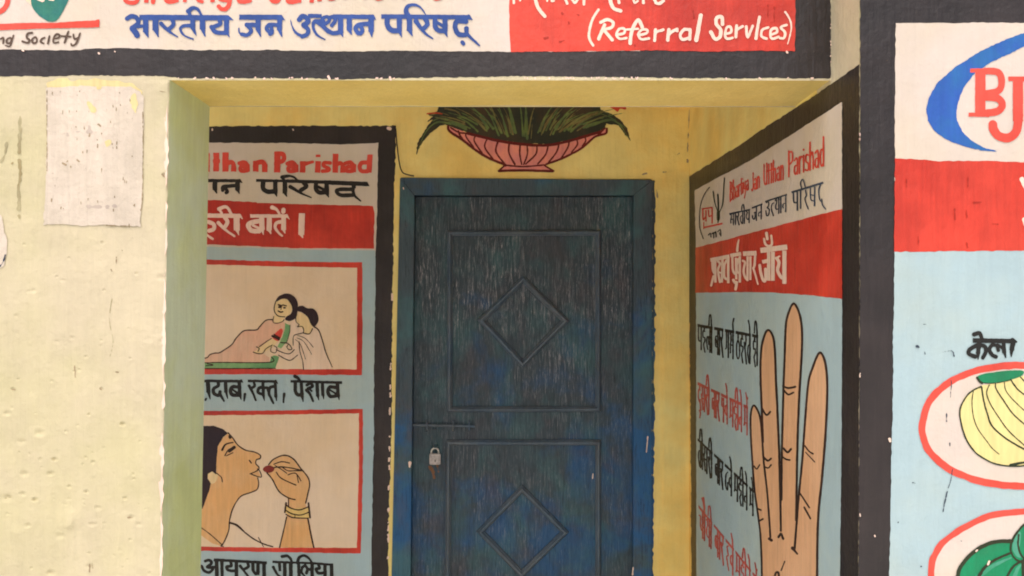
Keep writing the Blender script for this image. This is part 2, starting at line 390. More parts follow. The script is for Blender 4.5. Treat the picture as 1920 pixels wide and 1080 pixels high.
for j in range(ny):
    for i in range(nxg):
        V.append(P(GXr[j, i], GYr[j, i], 'front', -dep[j, i]/1000.0))
for j in range(ny-1):
    for i in range(nxg-1):
        a = j*nxg+i; Fc.append((a, a+nxg, a+nxg+1, a+1))
edge_ids = [j*nxg+nxg-1 for j in range(ny)]
zb = ZW(GY1, D0); zt = ZW(GY0, D0); xl = XW(GX0, D0)
def addq(*q):
    b = len(V); V.extend(q); Fc.append(tuple(range(b, b+len(q))))
XL = -1.42  # unseen pier end, cut short so an added open bay lets light in
addq((XL, D0, 0), (xl, D0, 0), (xl, D0, zt), (XL, D0, zt))                                   # plain face left of the picture
xe0 = XW(edge_f(2017), D0)
addq((xl, D0, 0), (xe0, D0, 0), (XW(edge_f(GY1), D0), D0, zb), (xl, D0, zb))
addq((XL, D0, 0), (XL, D0, zt), (XL, D0B, zt), (XL, D0B, 0))
addq((XL, D0B, 0), (XL, D0B, Z_LB), (XW(edge_b(198), D0B), D0B, Z_LB), (XW(edge_b(1845), D0B), D0B, 0))
mesh_obj('pier', V, Fc, 'cream_wall', front, smooth=True)
# jamb: the return of the pier inside the opening
V = []; Fc = []
for j in range(0, ny, 4):
    y = GY0+j*GS; a = P(GXr[j, -1], GYr[j, -1], 'front', -dep[j, -1]/1000.0); V.append(a)
    tz = a[2]; yb = VY-(tz-ZC)*FOC/D0B
    for k in range(1, 7):
        t = k/6; b = (XW(edge_b(yb), D0B), D0B, tz); wob = 0.0012*float(vnoise(np.array([k*9.0]), np.array([y]), 30, 4)[0])*(k < 6)
        V.append((a[0]+(b[0]-a[0])*t+wob, a[1]+(b[1]-a[1])*t, tz))
n = len(V)//7
for j in range(n-1):
    for k in range(6): Fc.append((j*7+k, (j+1)*7+k, (j+1)*7+k+1, j*7+k+1))
b = len(V); V += [(xe0, D0, 0), (XW(edge_b(1845), D0B), D0B, 0)]; Fc.append(((n-1)*7, b, b+1, (n-1)*7+6))
tz = ZW(150, D0); b = len(V); V += [(V[0][0], D0, Z_LF+0.004), (V[6][0], D0B, Z_LB+0.004)]; Fc.append((b, 0, 6, b+1))
mesh_obj('jamb', V, Fc, 'jamb_green', front, smooth=True)
# lintel, spanning from the left end to the right side wall
XL = -4.2
V = [(XL, D0, Z_LF), (XR, D0, ZW(151, D0)), (XR, D0, 3.3), (XL, D0, 3.3), (XL, D0B, Z_LB), (XR, D0B, Z_LB-0.003), (XR, D0B, 3.3), (XL, D0B, 3.3)]
mesh_obj('lintel', V, [(0, 1, 2, 3), (5, 4, 7, 6), (3, 2, 6, 7), (0, 3, 7, 4)], 'cream_wall', front)
# soffit, an uneven hand-floated face
V = []; Fc = []; NX = 200
for i in range(NX+1):
    x = -4.2+(XR+4.2)*i/NX
    for k in range(7):
        t = k/6; z = Z_LF+(Z_LB-Z_LF)*t+0.0016*float(vnoise(np.array([i*8.0]), np.array([k*11.0]), 26, 9)[0])
        if k == 0: z += 0.0012*float(vnoise(np.array([i*13.0]), np.array([0.0]), 10, 2)[0])
        V.append((x, D0+(D0B-D0)*t, z))
for i in range(NX):
    for k in range(6): Fc.append((i*7+k, i*7+k+1, (i+1)*7+k+1, (i+1)*7+k))
mesh_obj('soffit', V, Fc, 'soffit_yellow', front, smooth=True)
painted('stain', front, 'stain', 'front', 2.4, '@4>7 38 218 37 250 36 285;@5>7 36 300 38 330 34 352 36 372 34 392;@5 36 405 36 409;@3 12 268 8 292 0 304;@2 30 300 22 306', amp=1.6, scale=6)
painted('scuff', front, 'scuff', 'front', 2.4, '@2 140 686 141 707;@1.3 218 482 218 494;@1.3 226 464 229 470;@1.6 300 171 312 173;@3 122 306 120 309;@1.5 208 505 210 509;@2 168 1058 168 1072;@1.4 173 1056 174 1066;@1.6 213 697 222 698;@2 188 729 191 731;@2.2 22 730 28 731;@2 240 971 248 970;@2.4 304 327 308 331', amp=0.8, scale=4)
painted('peeled_paint', front, 'chip_yellow', 'front', 2.3, '~ 90 152 150 150 240 156 262 170 258 186 220 176 150 166 100 172', amp=5, scale=14, amp2=6)

painted('edge_highlight', front, 'white_letter', 'front', -0.6, '@6 312 190 311 300 308 480 307 620 305 760 303 900 301 1085', amp=3.2, scale=12, amp2=2.0)  # whitish highlight on the pier arris, put in as a painted strip
painted('crack', front, 'stain', 'front', 2.4, '@0.9>0.4 210 560 205 600 212 640 206 668;@0.8>0.4 0 930 10 934 24 931', amp=0.7, scale=4)
# ------------------------------------------------------------------ porch shell
TOP = 3.3
bw = thing('back_wall', (0, D2, 0), 'mustard yellow back wall of the porch around the blue door', 'wall')
xdl, xdr, zdt = XW(752, D2), XW(1220, D2), ZW(336, D2)
bm = bmesh.new()
prism(bm, [(-4.2, 0), (XW(731, D2), 0), (XW(752, D2), zdt), (-4.2, zdt)], D2, D2+0.2)
prism(bm, [(xdr, 0), (XR, 0), (XR, zdt), (xdr, zdt)], D2, D2+0.2)
prism(bm, [(-4.2, zdt), (XR, zdt), (XR, 2.495), (-4.2, 2.495)], D2, D2+0.2)
bm_obj('plaster', bm, 'yellow_wall', bw)
bm = bmesh.new()                                                   # plaster band between the door reveal and the corner
prism(bm, [(XW(1242, D2), 0.002), (XR-0.0015, 0.002), (XR-0.0015, ZW(318, D2)), (XW(1243, D2), ZW(324, D2))], D2-0.0055, D2-0.0005, 0.002)
bm_obj('plaster_band', bm, 'yellow_wall', bw)
painted('scuff', bw, 'scuff', 'back', 1.5, '@3 1205 327 1212 325;@2.5 1244 323 1249 322;@4 1289 300 1289 303;@1.4 1293 206 1291 240 1289 285;@2 1231 355 1233 370;@1.5 1262 300 1266 306;@1.5 1270 290 1274 287', amp=0.9, scale=4)
sw = thing('side_wall', (XR, (D1+D2)/2, 0), 'yellow right side wall of the porch, mostly under a painted sign', 'wall')
bm = bmesh.new(); box(bm, XR, XR+0.23, D1+0.231, D2+0.2, 0, 3.3); bm_obj('plaster', bm, 'yellow_wall', sw)
rw = thing('right_wall', (XR+1.5, D1, 0), 'cream right front wall nearest the viewer, covered by the food sign', 'wall')
bm = bmesh.new(); box(bm, XR, 4.2, D1, D1+0.23, 0, TOP, 0.0025); bm_obj('plaster', bm, 'cream_wall', rw)
rf = thing('porch_roof', (0, 2.5, 2.5), 'unseen flat roof slab closing the porch, low and white to bounce light', 'roof')
bm = bmesh.new(); box(bm, -4.45, XR+0.3, D0B+0.001, D2+0.3, 2.501, 2.7); bm_obj('slab', bm, 'bounce_white', rf)  # ceiling lowered and whitened to throw fill light into the porch

# ------------------------------------------------------------------ helpers for solid trim
def ring(bm, pts, width, h, y0):
    """closed mitred moulding: pts = (x, z) outer corners, profile rises h towards the viewer"""
    n = len(pts); cx = sum(p[0] for p in pts)/n; cz = sum(p[1] for p in pts)/n
    def inset(d):
        out = []
        for i in range(n):
            p0, p1, p2 = pts[i-1], pts[i], pts[(i+1) % n]
            def nrm(a, b):
                dx, dz = b[0]-a[0], b[1]-a[1]; L = math.hypot(dx, dz); q = (-dz/L, dx/L)
                return q if q[0]*(cx-a[0])+q[1]*(cz-a[1]) > 0 else (-q[0], -q[1])
            n1, n2 = nrm(p0, p1), nrm(p1, p2); k = 1+n1[0]*n2[0]+n1[1]*n2[1]
            out.append((p1[0]+d*(n1[0]+n2[0])/k, p1[1]+d*(n1[1]+n2[1])/k))
        return out
    prof = [(0, 0), (0.06, 0.5), (0.16, 0.62), (0.36, 1.0), (0.62, 1.0), (0.8, 0.62), (0.94, 0.5), (1, 0)]
    loops = [[bm.verts.new((x, y0-h*e, z)) for x, z in inset(width*t)] for t, e in prof]
    for a, b in zip(loops, loops[1:]):
        for i in range(n): bm.faces.new((a[i], a[(i+1) % n], b[(i+1) % n], b[i]))
def tube(bm, pts, r, seg=8, cap=True):
    pts = [Vector(p) for p in pts]; rings = []
    up = Vector((0.13, 1, 0.21)).normalized()
    for i, p in enumerate(pts):
        t = (pts[min(i+1, len(pts)-1)]-pts[max(i-1, 0)]).normalized(); a = t.cross(up).normalized(); b = t.cross(a)
        rings.append([bm.verts.new(p+r*(math.cos(2*math.pi*k/seg)*a+math.sin(2*math.pi*k/seg)*b)) for k in range(seg)])
    for q, s in zip(rings, rings[1:]):
        for k in range(seg): bm.faces.new((q[k], q[(k+1) % seg], s[(k+1) % seg], s[k]))
    if cap: bm.faces.new(rings[0][::-1]); bm.faces.new(rings[-1])

# ------------------------------------------------------------------ door
door = thing('door', (XW(980, D2), D2, 0), 'old blue panelled door with two diamond mouldings, bolted and padlocked', 'door')
FP = 0.012; LP = -0.020                                             # frame proud of, leaf behind, the wall face
def pq(px, py, off): q = P(px, py, 'back', off); return (q[0], q[2])
bm = bmesh.new()
Y0 = D2-FP
prism(bm, [pq(729, 1318, FP), pq(767, 1318, FP), pq(777, 366, FP), pq(750, 333, FP)], Y0, D2+0.09, 0.002)
prism(bm, [pq(1186.5, 1318, FP), pq(1221, 1318, FP), pq(1224, 337, FP), pq(1188, 366, FP)], Y0, D2+0.09, 0.002)
prism(bm, [pq(777.4, 366, FP), pq(1187.6, 366, FP), pq(1223.6, 337, FP), pq(750.4, 333, FP)], Y0, D2+0.09, 0.002)
box(bm, XW(764, D2), XW(792, D2), D2+0.058, D2+0.088, 0, ZW(352, D2)); box(bm, XW(1170, D2), XW(1200, D2), D2+0.058, D2+0.088, 0, ZW(352, D2))
box(bm, XW(780, D2), XW(1185, D2), D2+0.059, D2+0.087, ZW(385, D2), ZW(352, D2))
bm_obj('door_frame', bm, 'door_frame', door)
bm = bmesh.new()
prism(bm, [pq(769.5, 1316, LP), pq(1185, 1316, LP), pq(1185.6, 369, LP), pq(779.5, 369, LP)], D2-LP, D2-LP+0.035, 0.002)
bm_obj('door_leaf', bm, 'door_leaf', door)
YL = D2-LP
for pts in ([(838.5, 432), (1127, 431), (1127, 772), (838, 773)], [(836.5, 824), (1127, 824), (1127, 1166), (834, 1166)]):
    bm = bmesh.new(); ring(bm, [pq(x, y, LP) for x, y in pts], 0.023, 0.019, YL); bm_obj('panel_moulding', bm, 'door_trim', door)
for pts in ([(981, 516), (1068, 601), (980, 691), (895, 600)], [(979, 908), (1067, 997), (978, 1084), (893, 996)]):
    bm = bmesh.new(); ring(bm, [pq(x, y, LP) for x, y in pts], 0.025, 0.019, YL); bm_obj('diamond_moulding', bm, 'door_trim', door)
def pt(px, py, off): return P(px, py, 'back', off)
bm = bmesh.new()
tube(bm, [pt(770, 797, LP+0.012), pt(890, 799, LP+0.012)], 0.0058)
for x in (800, 850, 880): tube(bm, [pt(x, 789, LP+0.001), pt(x, 790.5, LP+0.016), pt(x, 798, LP+0.020), pt(x, 805.5, LP+0.016), pt(x, 807, LP+0.001)], 0.0034)
bolt = bm_obj('bolt', bm, 'door_trim', door, False)
bm = bmesh.new()
prism(bm, [pq(812, 838, LP), pq(819, 838, LP), pq(819, 804, LP), pq(812, 804, LP)], YL-0.016, YL-0.0125, 0.001)
tube(bm, [pt(811, 836, LP+0.001), pt(811, 836, LP+0.020), pt(813, 838, LP+0.026), pt(816, 839, LP+0.026), pt(819, 838, LP+0.026), pt(820, 836, LP+0.018), pt(820, 836, LP+0.001)], 0.003)
bm_obj('hasp', bm, 'door_leaf', door)
for q in ('@6>3 768.5 868 768 875', '@2.4>1.4 1214.5 819 1212 848', '@2 1187 1064 1186 1078', '@2 756 352 757 355'): painted('paint_drip', door, 'white_letter', 'back', 24.8, q, amp=0.5)
painted('rust_stain', door, 'rust', 'back', -38.5, '@7>4 807 876 812 884 814 896;@3 820 874 822 884', amp=1.5, scale=4)
painted('paint_drip', door, 'white_letter', 'back', -38.2, '@1.6 1112 888 1111 897', amp=0.4)

painted('paint_overlap', door, 'door_frame', 'back', 1.2, '@5 1225 342 1225.5 500 1225 580 1224.5 640 1224 800 1223 940 1222 1090;@8 1226 582 1226 590;@7 1225 618 1225 624', amp=2.2, scale=7)
# ------------------------------------------------------------------ padlock, cable
pl = thing('padlock', pt(816, 872, LP+0.02), 'small worn steel padlock hanging on the blue door hasp', 'padlock')
bm = bmesh.new(); prism(bm, [pq(805.5, 871, 0.002), pq(826, 871, 0.002), pq(826, 850.5, 0.002), pq(805.5, 850.5, 0.002)], D2-0.008, D2+0.008, 0.0022); bm_obj('lock_body', bm, 'lock_steel', pl)
bm = bmesh.new(); cx, cz = pq(815.7, 847, 0.0); r = 0.0145
tube(bm, [(cx-r, D2, cz-0.012)]+[(cx-r*math.cos(a), D2, cz+r*math.sin(a)) for a in [math.pi*k/12 for k in range(13)]]+[(cx+r, D2, cz-0.012)], 0.0036)
bm_obj('shackle', bm, 'shackle_steel', pl, True)
bm = bmesh.new(); kx, kz = pq(815.7, 864, 0.01); box(bm, kx-0.0016, kx+0.0016, D2-0.0086, D2-0.0078, kz-0.006, kz+0.004); bm_obj('keyhole', bm, 'black_letter', pl)
bm = bmesh.new(); tube(bm, [P(x, y, 'back', o) for x, y, o in catmull([(735, 236, 0.004), (741.5, 240, 0.006), (744, 268, 0.005), (748.5, 304, 0.006), (754, 322, 0.016), (764, 327.5, 0.018), (776, 330, 0.014)])], 0.0024)
tag(bm_obj('cable', bm, 'wire', None, True), 'thin dark cable running from sign corner down to door frame', 'cable')

# ------------------------------------------------------------------ old paper on the pier
rs = np.random.RandomState(77)
pp = thing('poster', P(175, 425, 'front', 0.003), 'torn blank pinkish paper pasted on the cream pier beside the doorway', 'poster')
painted('paper', pp, 'paper', 'front', 3.4, '# 86 164 150 162 246 163 262 172 269 180 268 260 266 330 267 380 262 404 262 424 240 423 232 424 200 422 168 423 120 421 82 421 83 380 86 330 88 260', amp=1.2, scale=7, amp2=1.2)
for q in ('~ 246 180 254 176 258 190 256 210 250 208 246 196', '~ 198 264 206 263 208 270 202 275 198 272', '~ 164 192 170 192 180 208 174 212 166 202', '~ 180 160 190 159 190 166 182 167'): painted('bare_patch', pp, 'chip_yellow', 'front', 4.4, q, amp=2.0, scale=5)
painted('dirt_mark', pp, 'paper_stain', 'front', 4.2, '@2 126 254 132 248 165 247 170 254;@2 168 250 169 238;@3 160 386 180 388 215 386', amp=5, scale=7)
painted('dirt_mark', pp, 'scuff', 'front', 4.6, '@4 118 306 123 309;@1.6 127 302 124 304;@2.4 145 300 148 303;@2.2 184 233 188 236;@1.6 168 250 168 255;@1.2 210 270 212 278;@1.1 268 210 268 320 266 380 262 402;@1.2 200 422.5 238 423.5;@1 88 170 88 320;@1 242 420 242 427;'+''.join('@%.1f %.1f %.1f %.1f %.1f;' % (rs.uniform(0.6, 1.3), x, y, x+rs.uniform(-0.6, 0.6), y+rs.uniform(0.5, 7)) for x, y in zip(rs.uniform(88, 262, 70), 170+rs.rand(70)**1.5*240)), amp=0.9, scale=4)
pp2 = thing('paper_scrap', P(0, 500, 'front', 0.003), 'lilac scrap of torn paper at left edge of pier', 'paper scrap')
painted('paper', pp2, 'paper', 'front', 3.4, '# -60 398 2 402 6 424 12 450 13 476 8 496 0 504 -60 506', amp=2.2, scale=7)
painted('dirt_mark', pp2, 'slate_letter', 'front', 4.4, '@2 10 478 6 490 0 500', amp=1.5, scale=5)
# ------------------------------------------------------------------ painted sign over the opening
A = thing('painted_sign', P(800, 148, 'front', 0), 'long white and red painted sign with blue Hindi lettering above the doorway', 'painted sign')
fr = 'front'
painted('border', A, 'black_paint', fr, 1, '# -420 -230 1557.5 -230 1558 147 1440 146.5 1300 147 1200 145 1090 143.5 960 143 880 145 760 146 640 148 520 146 440 147 350 147 318 143.5 300 142 150 141 80 143.5 0 143 -420 143', h=1, amp=1.1, scale=6, amp2=0.8)
painted('white_field', A, 'cream_paint', fr, 2, '# -360 -170 1200 -170 1200 96 950 97 760 95 640 96 480 93.5 330 93.5 230 90 180 90.5 140 94 100 93.5 0 93 -360 93', h=1, amp=0.9, scale=9, amp2=0.5)
painted('red_field', A, 'red_paint', fr, 3, '# 954.5 -170 1493 -170 1491 60 1490 96 1400 95 1330 97 1240 94.5 1170 94.5 1080 96.5 958 97.5 955 60', h=1, amp=0.9, scale=9)
c0 = (0, 0, 9.6)
lg = painted('logo', A, 'logo_green', fr, 4, '~ 600 -200 560 -20 580 120 680 260 800 350 900 392 1000 378 1080 290 1170 130 1240 -40 1200 -200', c0)
painted('highlight', lg, 'white_letter', fr, 5, '# 640 -14 800 -30 800 20 760 42 720 20;@40 890 -10 960 -4', c0)
painted('leaf_tip', lg, 'picture_tan', fr, 4, '# 450 -10 540 -30 565 70 555 92', c0)
painted('emblem_letter', lg, 'red_letter', fr, 4, '@95 130 -120 135 40 60 170 -80 240', c0)
painted('rule', A, 'red_letter', fr, 5, '# -400 435 0 430 450 412 1000 410 1400 382 1720 368 1750 352 1790 350 1790 490 1400 500 800 512 0 540 -400 545', c0)
painted('lettering', A, 'brown_letter', fr, 5, '''@34 10 700 60 680 55 780;@34 -40 680 -45 780;@30 190 680 130 700 120 770 180 770 210 690;@30 240 640 200 780 170 835 100 820;
@38 575 590 500 605 480 680 530 720 495 770 400 745;@34 640 670 580 700 590 770 650 760 660 690 620 670;@34 800 680 750 700 730 750 780 780;@36 890 650 860 780;
@34 960 700 1050 680 1070 630 1010 620 960 700 970 770 1050 760;@36 1230 570 1160 770;@34 1110 650 1270 660;@34 1320 620 1340 700 1400 680;@34 1440 600 1370 780 1300 820 1280 790''', c0)
painted('lettering', A, 'red_letter', fr, 5, '''@8 234 -20 235 0 246 5 257 1 258 -20;@8- 275 -20 274 5;@8 288 -20 287 4;@8 310 -14 312 1 322 3 330 1;@8- 330 -20 331 4;@7- 347 -20 346 4;@8- 371 -20 372 1;@6 372 1 379 3;@8- 398 -20 398 4;
@8 411 -20 412 -3 424 0;@8 431 -20 430 6 424 16 416 17 410 12;@8 446 -14 448 1 458 3 468 1;@8- 467 -20 467 4;@8 506 -6 512 2 522 0 524 -20;@9 539 -14 541 2 556 2;@8- 561 -20 561 5;@8- 585 -20 584 5;@8- 599 -20 599 2;
''')
painted('lettering', A, 'red_letter', fr, 5, '''@8 613 -20 616 -1 626 0;@7- 646 -20 646 2;@7- 664 -20 664 1;@7- 684 -20 684 2;@8 702 -14 706 0 716 -1;@7- 741 -20 741 1;@7- 757 -20 757 2;@8- 790 -20 790 1;@8 812 -14 816 0 826 -1;@7- 842 -20 842 1;@7- 868 -20 868 0''', (0, -3.5, 1))
painted('lettering', A, 'blue_letter', fr, 5, '''@48 75 195 120 172 172 185 192 240 150 280;@62 130 300 165 345 180 372;@36 130 285 250 275;@60- 270 180 272 340;@48>10 272 330 298 392;@56- 205 183 1140 188;@50>6 1140 186 1198 212;
@64- 375 200 376 320;@52>14 378 310 404 388;@45 550 200 565 260 515 310;@46>10 435 250 495 310 560 360 612 392;@42>14 750 272 670 275 638 310 680 375 775 414;@52- 770 200 770 300;@46>8 770 295 808 376;
@58- 872 190 874 310;@50>10 874 300 900 384;@50>24 722 118 768 86 825 100 866 175;@34 722 118 748 170;@45 1050 210 1058 255 970 290;@46 968 285 1015 340 1115 350;@54- 1127 195 1127 350;@40>8 1127 340 1158 392;
@54- 1262 182 1700 182;@50>6 1700 180 1745 214;@48 1440 265 1340 262;@40 1358 280 1390 325 1345 370 1290 362;@26>12 1300 372 1264 345 1258 300;@56- 1462 190 1462 320;@50>8 1462 310 1490 388;@42 1670 265 1585 262 1552 300 1578 335;@40 1600 290 1610 340 1590 360;@54- 1690 190 1690 320;@48>10 1690 310 1714 388''', (225, 0, 5.647))
painted('lettering', A, 'blue_letter', fr, 5, '''@46 132 185 160 155 200 168 215 205 172 236;@42 172 238 214 280 205 325 160 345;@34>5 165 345 100 310 65 250 48 185;@38- 212 150 345 152;@42- 452 156 830 160;@42>5 825 158 857 186;@42>14 335 200 275 205 265 260 300 330 374 374;@40 288 200 345 240 405 298;
@34 350 172 395 158 418 190 380 225 360 200;@38 420 168 455 160 472 195 440 240;@42 392 282 450 314 530 302;@52- 523 160 523 310;@40>8 524 300 545 348;@52- 605 160 606 290;@44>8 606 280 628 330;@42 790 226 705 232 665 270 692 315;@40 715 250 730 290 708 318;@54- 813 160 813 300;@46>8 814 290 820 350;
@42- 908 155 1740 163;@44>6 1735 160 1770 186;@50 968 165 965 230 1005 285 1075 290;@50- 1080 165 1080 300;@44>8 1080 290 1103 350;@52- 1175 160 1176 290;@46>8 1176 280 1204 340;@54>8 1168 160 1142 100 1168 55 1230 46 1285 76 1328 135;@44 1320 170 1346 225 1308 270;@46>10 1238 200 1280 262 1330 320 1398 366;
@46 1420 165 1420 250 1458 290 1515 290;@48- 1513 165 1513 300;@42>8 1513 290 1535 352;@30 1430 205 1510 258;@46- 1690 170 1690 215;@46 1710 205 1628 202 1608 255 1640 322 1705 330;@46>16 1715 270 1722 320 1780 378 1838 430;@36 1676 400 1688 414''', (535, 0, 5.0526))
W1 = '''@30 1165 115 1095 230 1060 350 1055 460 1100 545;@38 1192 268 1270 235 1342 270 1322 330 1225 352;@42 1238 300 1168 465;@40 1225 350 1330 478;@30 1390 415 1470 400 1480 350 1420 345 1380 410 1420 465 1500 455;@42 1690 322 1645 240 1595 300 1560 400 1545 520;@26 1500 355 1640 345;@30 1650 420 1740 400 1750 360 1690 355 1645 410 1680 470 1770 460;@36 1850 355 1840 488;@30 1845 400 1880 375 1925 368;
@32 145 -40 150 35;@22 228 -30 225 6;@42 395 -60 440 90 522 195;@24 545 -30 550 12;@22 600 -30 605 12 630 10;@32 760 -30 790 42;@32 840 -30 880 32 925 -20;@32 990 -40 992 52;@44 1290 -60 1340 90 1430 130;@36 1400 -40 1412 32;@26 1580 -30 1600 32 1640 10;@32 1700 -30 1706 34;@36 1830 -20 1870 42 1925 22'''
painted('lettering', A, 'white_letter', fr, 5, W1, (940, 0, 6.4))
painted('lettering', A, 'white_letter', fr, 5.6, '''@32 0 395 90 368;@42 160 368 145 498;@38 152 440 195 395 262 365;@34 262 362 262 385;@38 420 370 345 368 300 440 330 490 405 470;@38 425 370 418 490;@52 555 192 500 498;@45 825 300 815 212 755 222 750 300 802 370 790 460 730 480 680 396;@32 870 420 930 400 930 340 880 340 858 430 880 480 950 470;
@36 1000 320 990 460;@32 1000 370 1075 328;@34 1120 330 1138 460 1200 320;@38 1285 212 1262 330 1240 478;@32 1392 340 1320 370 1310 450 1372 480;@32 1430 430 1500 400 1490 350 1430 370 1420 450 1450 480 1520 458;@32 1620 310 1550 340 1600 400 1590 470 1540 475;@28>14 1605 150 1660 240 1680 340 1660 450 1635 545;@36 -5 35 50 45 92 10''', (1230, 0, 6.62))
painted('scuff', A, 'dark_red', fr, 4.5, '@3 1053 24 1055 26;@3 1082 26 1085 28;@2.4 1066 42 1067 44;@3 1020 72 1028 70;@2.6 1050 78 1058 76;@2 1190 84 1191 86;@2 1300 20 1301 34;@1.6 1440 10 1440 30;@1.6 1452 14 1452 40', amp=1.2, scale=4)
rs = np.random.RandomState(9)
chips = ''.join('@%.1f %.1f %.1f %.1f %.1f;' % (rs.uniform(1.2, 3.4), x, 146.5+rs.uniform(-1.5, 1.5), x+rs.uniform(-3, 3), 146.8+rs.uniform(-1, 1.5)) for x in list(rs.uniform(330, 760, 22))+list(rs.uniform(940, 1200, 26))+list(rs.uniform(1200, 1550, 10)))
chips += '@3 185 99 186 101;@2 215 96 216 97;@4 616 143 618 148;@4 731 145 732 149;@3 1475 97 1477 99;@3 42 94 44 95;' + ''.join('@%.1f 1558 %.1f;' % (rs.uniform(1.5, 3), y) for y in rs.uniform(0, 140, 12))
painted('paint_chip', A, 'white_letter', fr, 6, chips, amp=0.8, scale=3)

# ------------------------------------------------------------------ painted sign left of the door
B = thing('painted_sign', P(560, 1280, 'back', 0), 'tall black bordered health sign with two framed pictures left of the blue door', 'painted sign')
bk = 'back'
painted('border', B, 'black_paint', bk, 1, '# 120 235 400 237 560 236 742 236 741 300 738 400 737 500 735.5 600 735 700 734 800 732 880 729 980 728 1080 724 1290 120 1290', h=1, amp=1.2, scale=6, amp2=0.8)
painted('white_field', B, 'cream_paint', bk, 2, '# 150 267 540 268 640 271 709 268 707 400 704 480 150 480', h=1, amp=0.7, scale=8, amp2=0.4)
painted('blue_field', B, 'pale_blue', bk, 2.6, '# 150 461 393 462 560 468 704 469 703 560 702 640 701.5 800 699 900 697 1000 696 1080 693 1250 150 1250', h=1, amp=0.8, scale=9, amp2=0.6)
painted('red_field', B, 'red_paint', bk, 3.2, '# 150 370 393 375 480 379 482 381 700 386 702 400 701 466 640 466 560 465.5 480 462 393 458.5 150 452', h=1, amp=0.7, scale=9)
painted('lettering', B, 'red_letter', bk, 5, '''@44- 52 95 52 292;@62- 144 92 142 292;@40- 108 182 184 180;@66- 242 90 240 292;@50 255 205 300 192 325 215 328 250;@56- 328 230 326 292;@45 388 205 440 194 472 225;@52- 474 215 474 292;@44 470 238 410 240 398 265 415 285 470 280;@60- 562 178 560 292;@50 580 198 630 190 655 215;@58- 658 210 656 298;
@66- 792 80 788 302;@48 800 102 850 108 862 150 845 180 800 190;@45 898 208 950 196 984 225;@52- 990 215 990 300;@44 985 242 920 244 905 268 925 288 980 282;@60- 1060 182 1056 302;@45>30 1075 215 1120 200 1165 190;@58- 1222 182 1216 304;@50- 1222 112 1222 138;@38 1350 202 1290 198 1282 230 1330 255 1335 280 1268 288;@60- 1407 102 1402 304;@45 1420 215 1460 202 1482 230;@52- 1484 225 1482 304;@42 1508 205 1560 194 1596 225;@50- 1600 215 1600 300;@42 1595 240 1530 244 1518 268 1535 288 1590 285;@56- 1770 112 1762 304;@44 1745 198 1685 200 1662 240 1682 285 1745 288''', (380, 270, 5.647))
painted('lettering', B, 'black_letter', bk, 5, '''@34- -20 386 400 390;@36>6 390 388 418 410;@50- 130 390 130 490;@40>10 132 480 150 522;@40 360 440 290 445 218 455 212 490;@38 240 472 262 500 248 516;@50- 368 395 368 490;@40>10 370 485 388 525;@30- 565 386 900 392;@36- 890 392 1300 404;@46- 1290 406 1745 424;@40>8 1735 422 1765 446;@50 640 400 640 470 690 505 765 500;@48- 768 400 770 525;@40>8 772 515 785 555;@50- 870 395 870 525;@40>8 872 515 890 555;@42>12 842 352 900 338 960 348 1015 392;@30 845 352 868 400;
@45 1070 410 1096 450 1040 490;@42>14 928 452 990 490 1060 530 1148 566;@45 1200 415 1200 480 1240 515 1310 510;@48- 1312 415 1315 535;@40>8 1316 525 1335 565;@28 1220 450 1300 492;@45- 1600 430 1600 470;@42 1592 480 1445 482 1420 510 1470 542 1590 540;@40>14 1590 490 1612 550 1674 604''', (380, 270, 5.647))
painted('lettering', B, 'white_letter', bk, 5, '''@66- 100 285 670 290;@50>14 660 282 704 334;@62 175 385 255 420 258 495 185 522;@38 150 590 240 652;@62 430 312 472 380 440 450;@60>28 328 400 400 470 480 540 582 608;@96- 615 320 615 520;@70>12 620 500 648 588;@62>40 342 182 420 150 480 172 542 285;@40 345 190 382 245;@54- 828 292 1400 292;@44>10 1395 285 1444 345;@82- 1008 300 1012 510;@60>10 1014 500 1036 585;@72 965 372 835 400 798 450 850 520 965 530;@38 870 440 965 482;@82- 1125 310 1125 520;@62>12 1127 510 1150 570;@76- 1350 310 1350 510;@60>12 1352 500 1372 560;@62>32 1330 382 1240 400 1220 470 1260 540 1326 602;@62>34 1170 158 1240 190 1292 275;@66 1346 195 1346 225;@95- 1636 250 1626 590;@70>12 1628 580 1652 636''', (370, 370, 8.348))
painted('lettering', B, 'black_letter', bk, 5, '''@36- -30 163 530 167;@36>8 520 160 542 185;@55- 100 170 105 310;@45>10 106 300 128 392;@26 76 390 70 405;@42 228 175 228 225 172 260 176 320 232 345 252 300;@40>24 248 325 302 418;@46- 322 175 328 310;@38>10 330 300 348 384;@48- 495 170 502 350;@40>10 504 340 520 402;@46 482 240 410 240 384 290 410 340 492 345;@28 420 278 478 318;@34>20 567 328 556 415;
@34- 602 163 965 172;@34>6 955 165 985 200;@34 680 175 690 225 645 258;@38>26 620 225 660 300 704 406;@40- 795 185 802 360;@34>10 804 350 812 412;@40 790 240 742 258 735 310 790 332;@36 812 252 850 250 864 292;@40- 950 185 958 370;@34>10 960 360 966 412;@44>28 940 232 882 250 870 320 895 380 926 444;@36>22 1062 328 1054 432;@34- 1142 168 1795 185;@46>26 1198 105 1240 130 1272 182;@46 1205 175 1205 290 1242 340 1290 330;@44- 1280 180 1290 370;@38>10 1292 360 1302 425;
@38 1350 215 1395 195 1420 230 1362 262;@42>28 1345 280 1390 330 1428 418;@28 1372 255 1410 290;@44- 1478 190 1486 360;@36>10 1488 350 1500 402;@42- 1545 190 1552 350;@34>10 1554 340 1562 392;@46- 1735 185 1745 360;@38>10 1747 350 1758 404;@46 1722 250 1642 242 1614 300 1650 358 1732 350;@26 1650 282 1715 324''', (375, 690, 6.737))
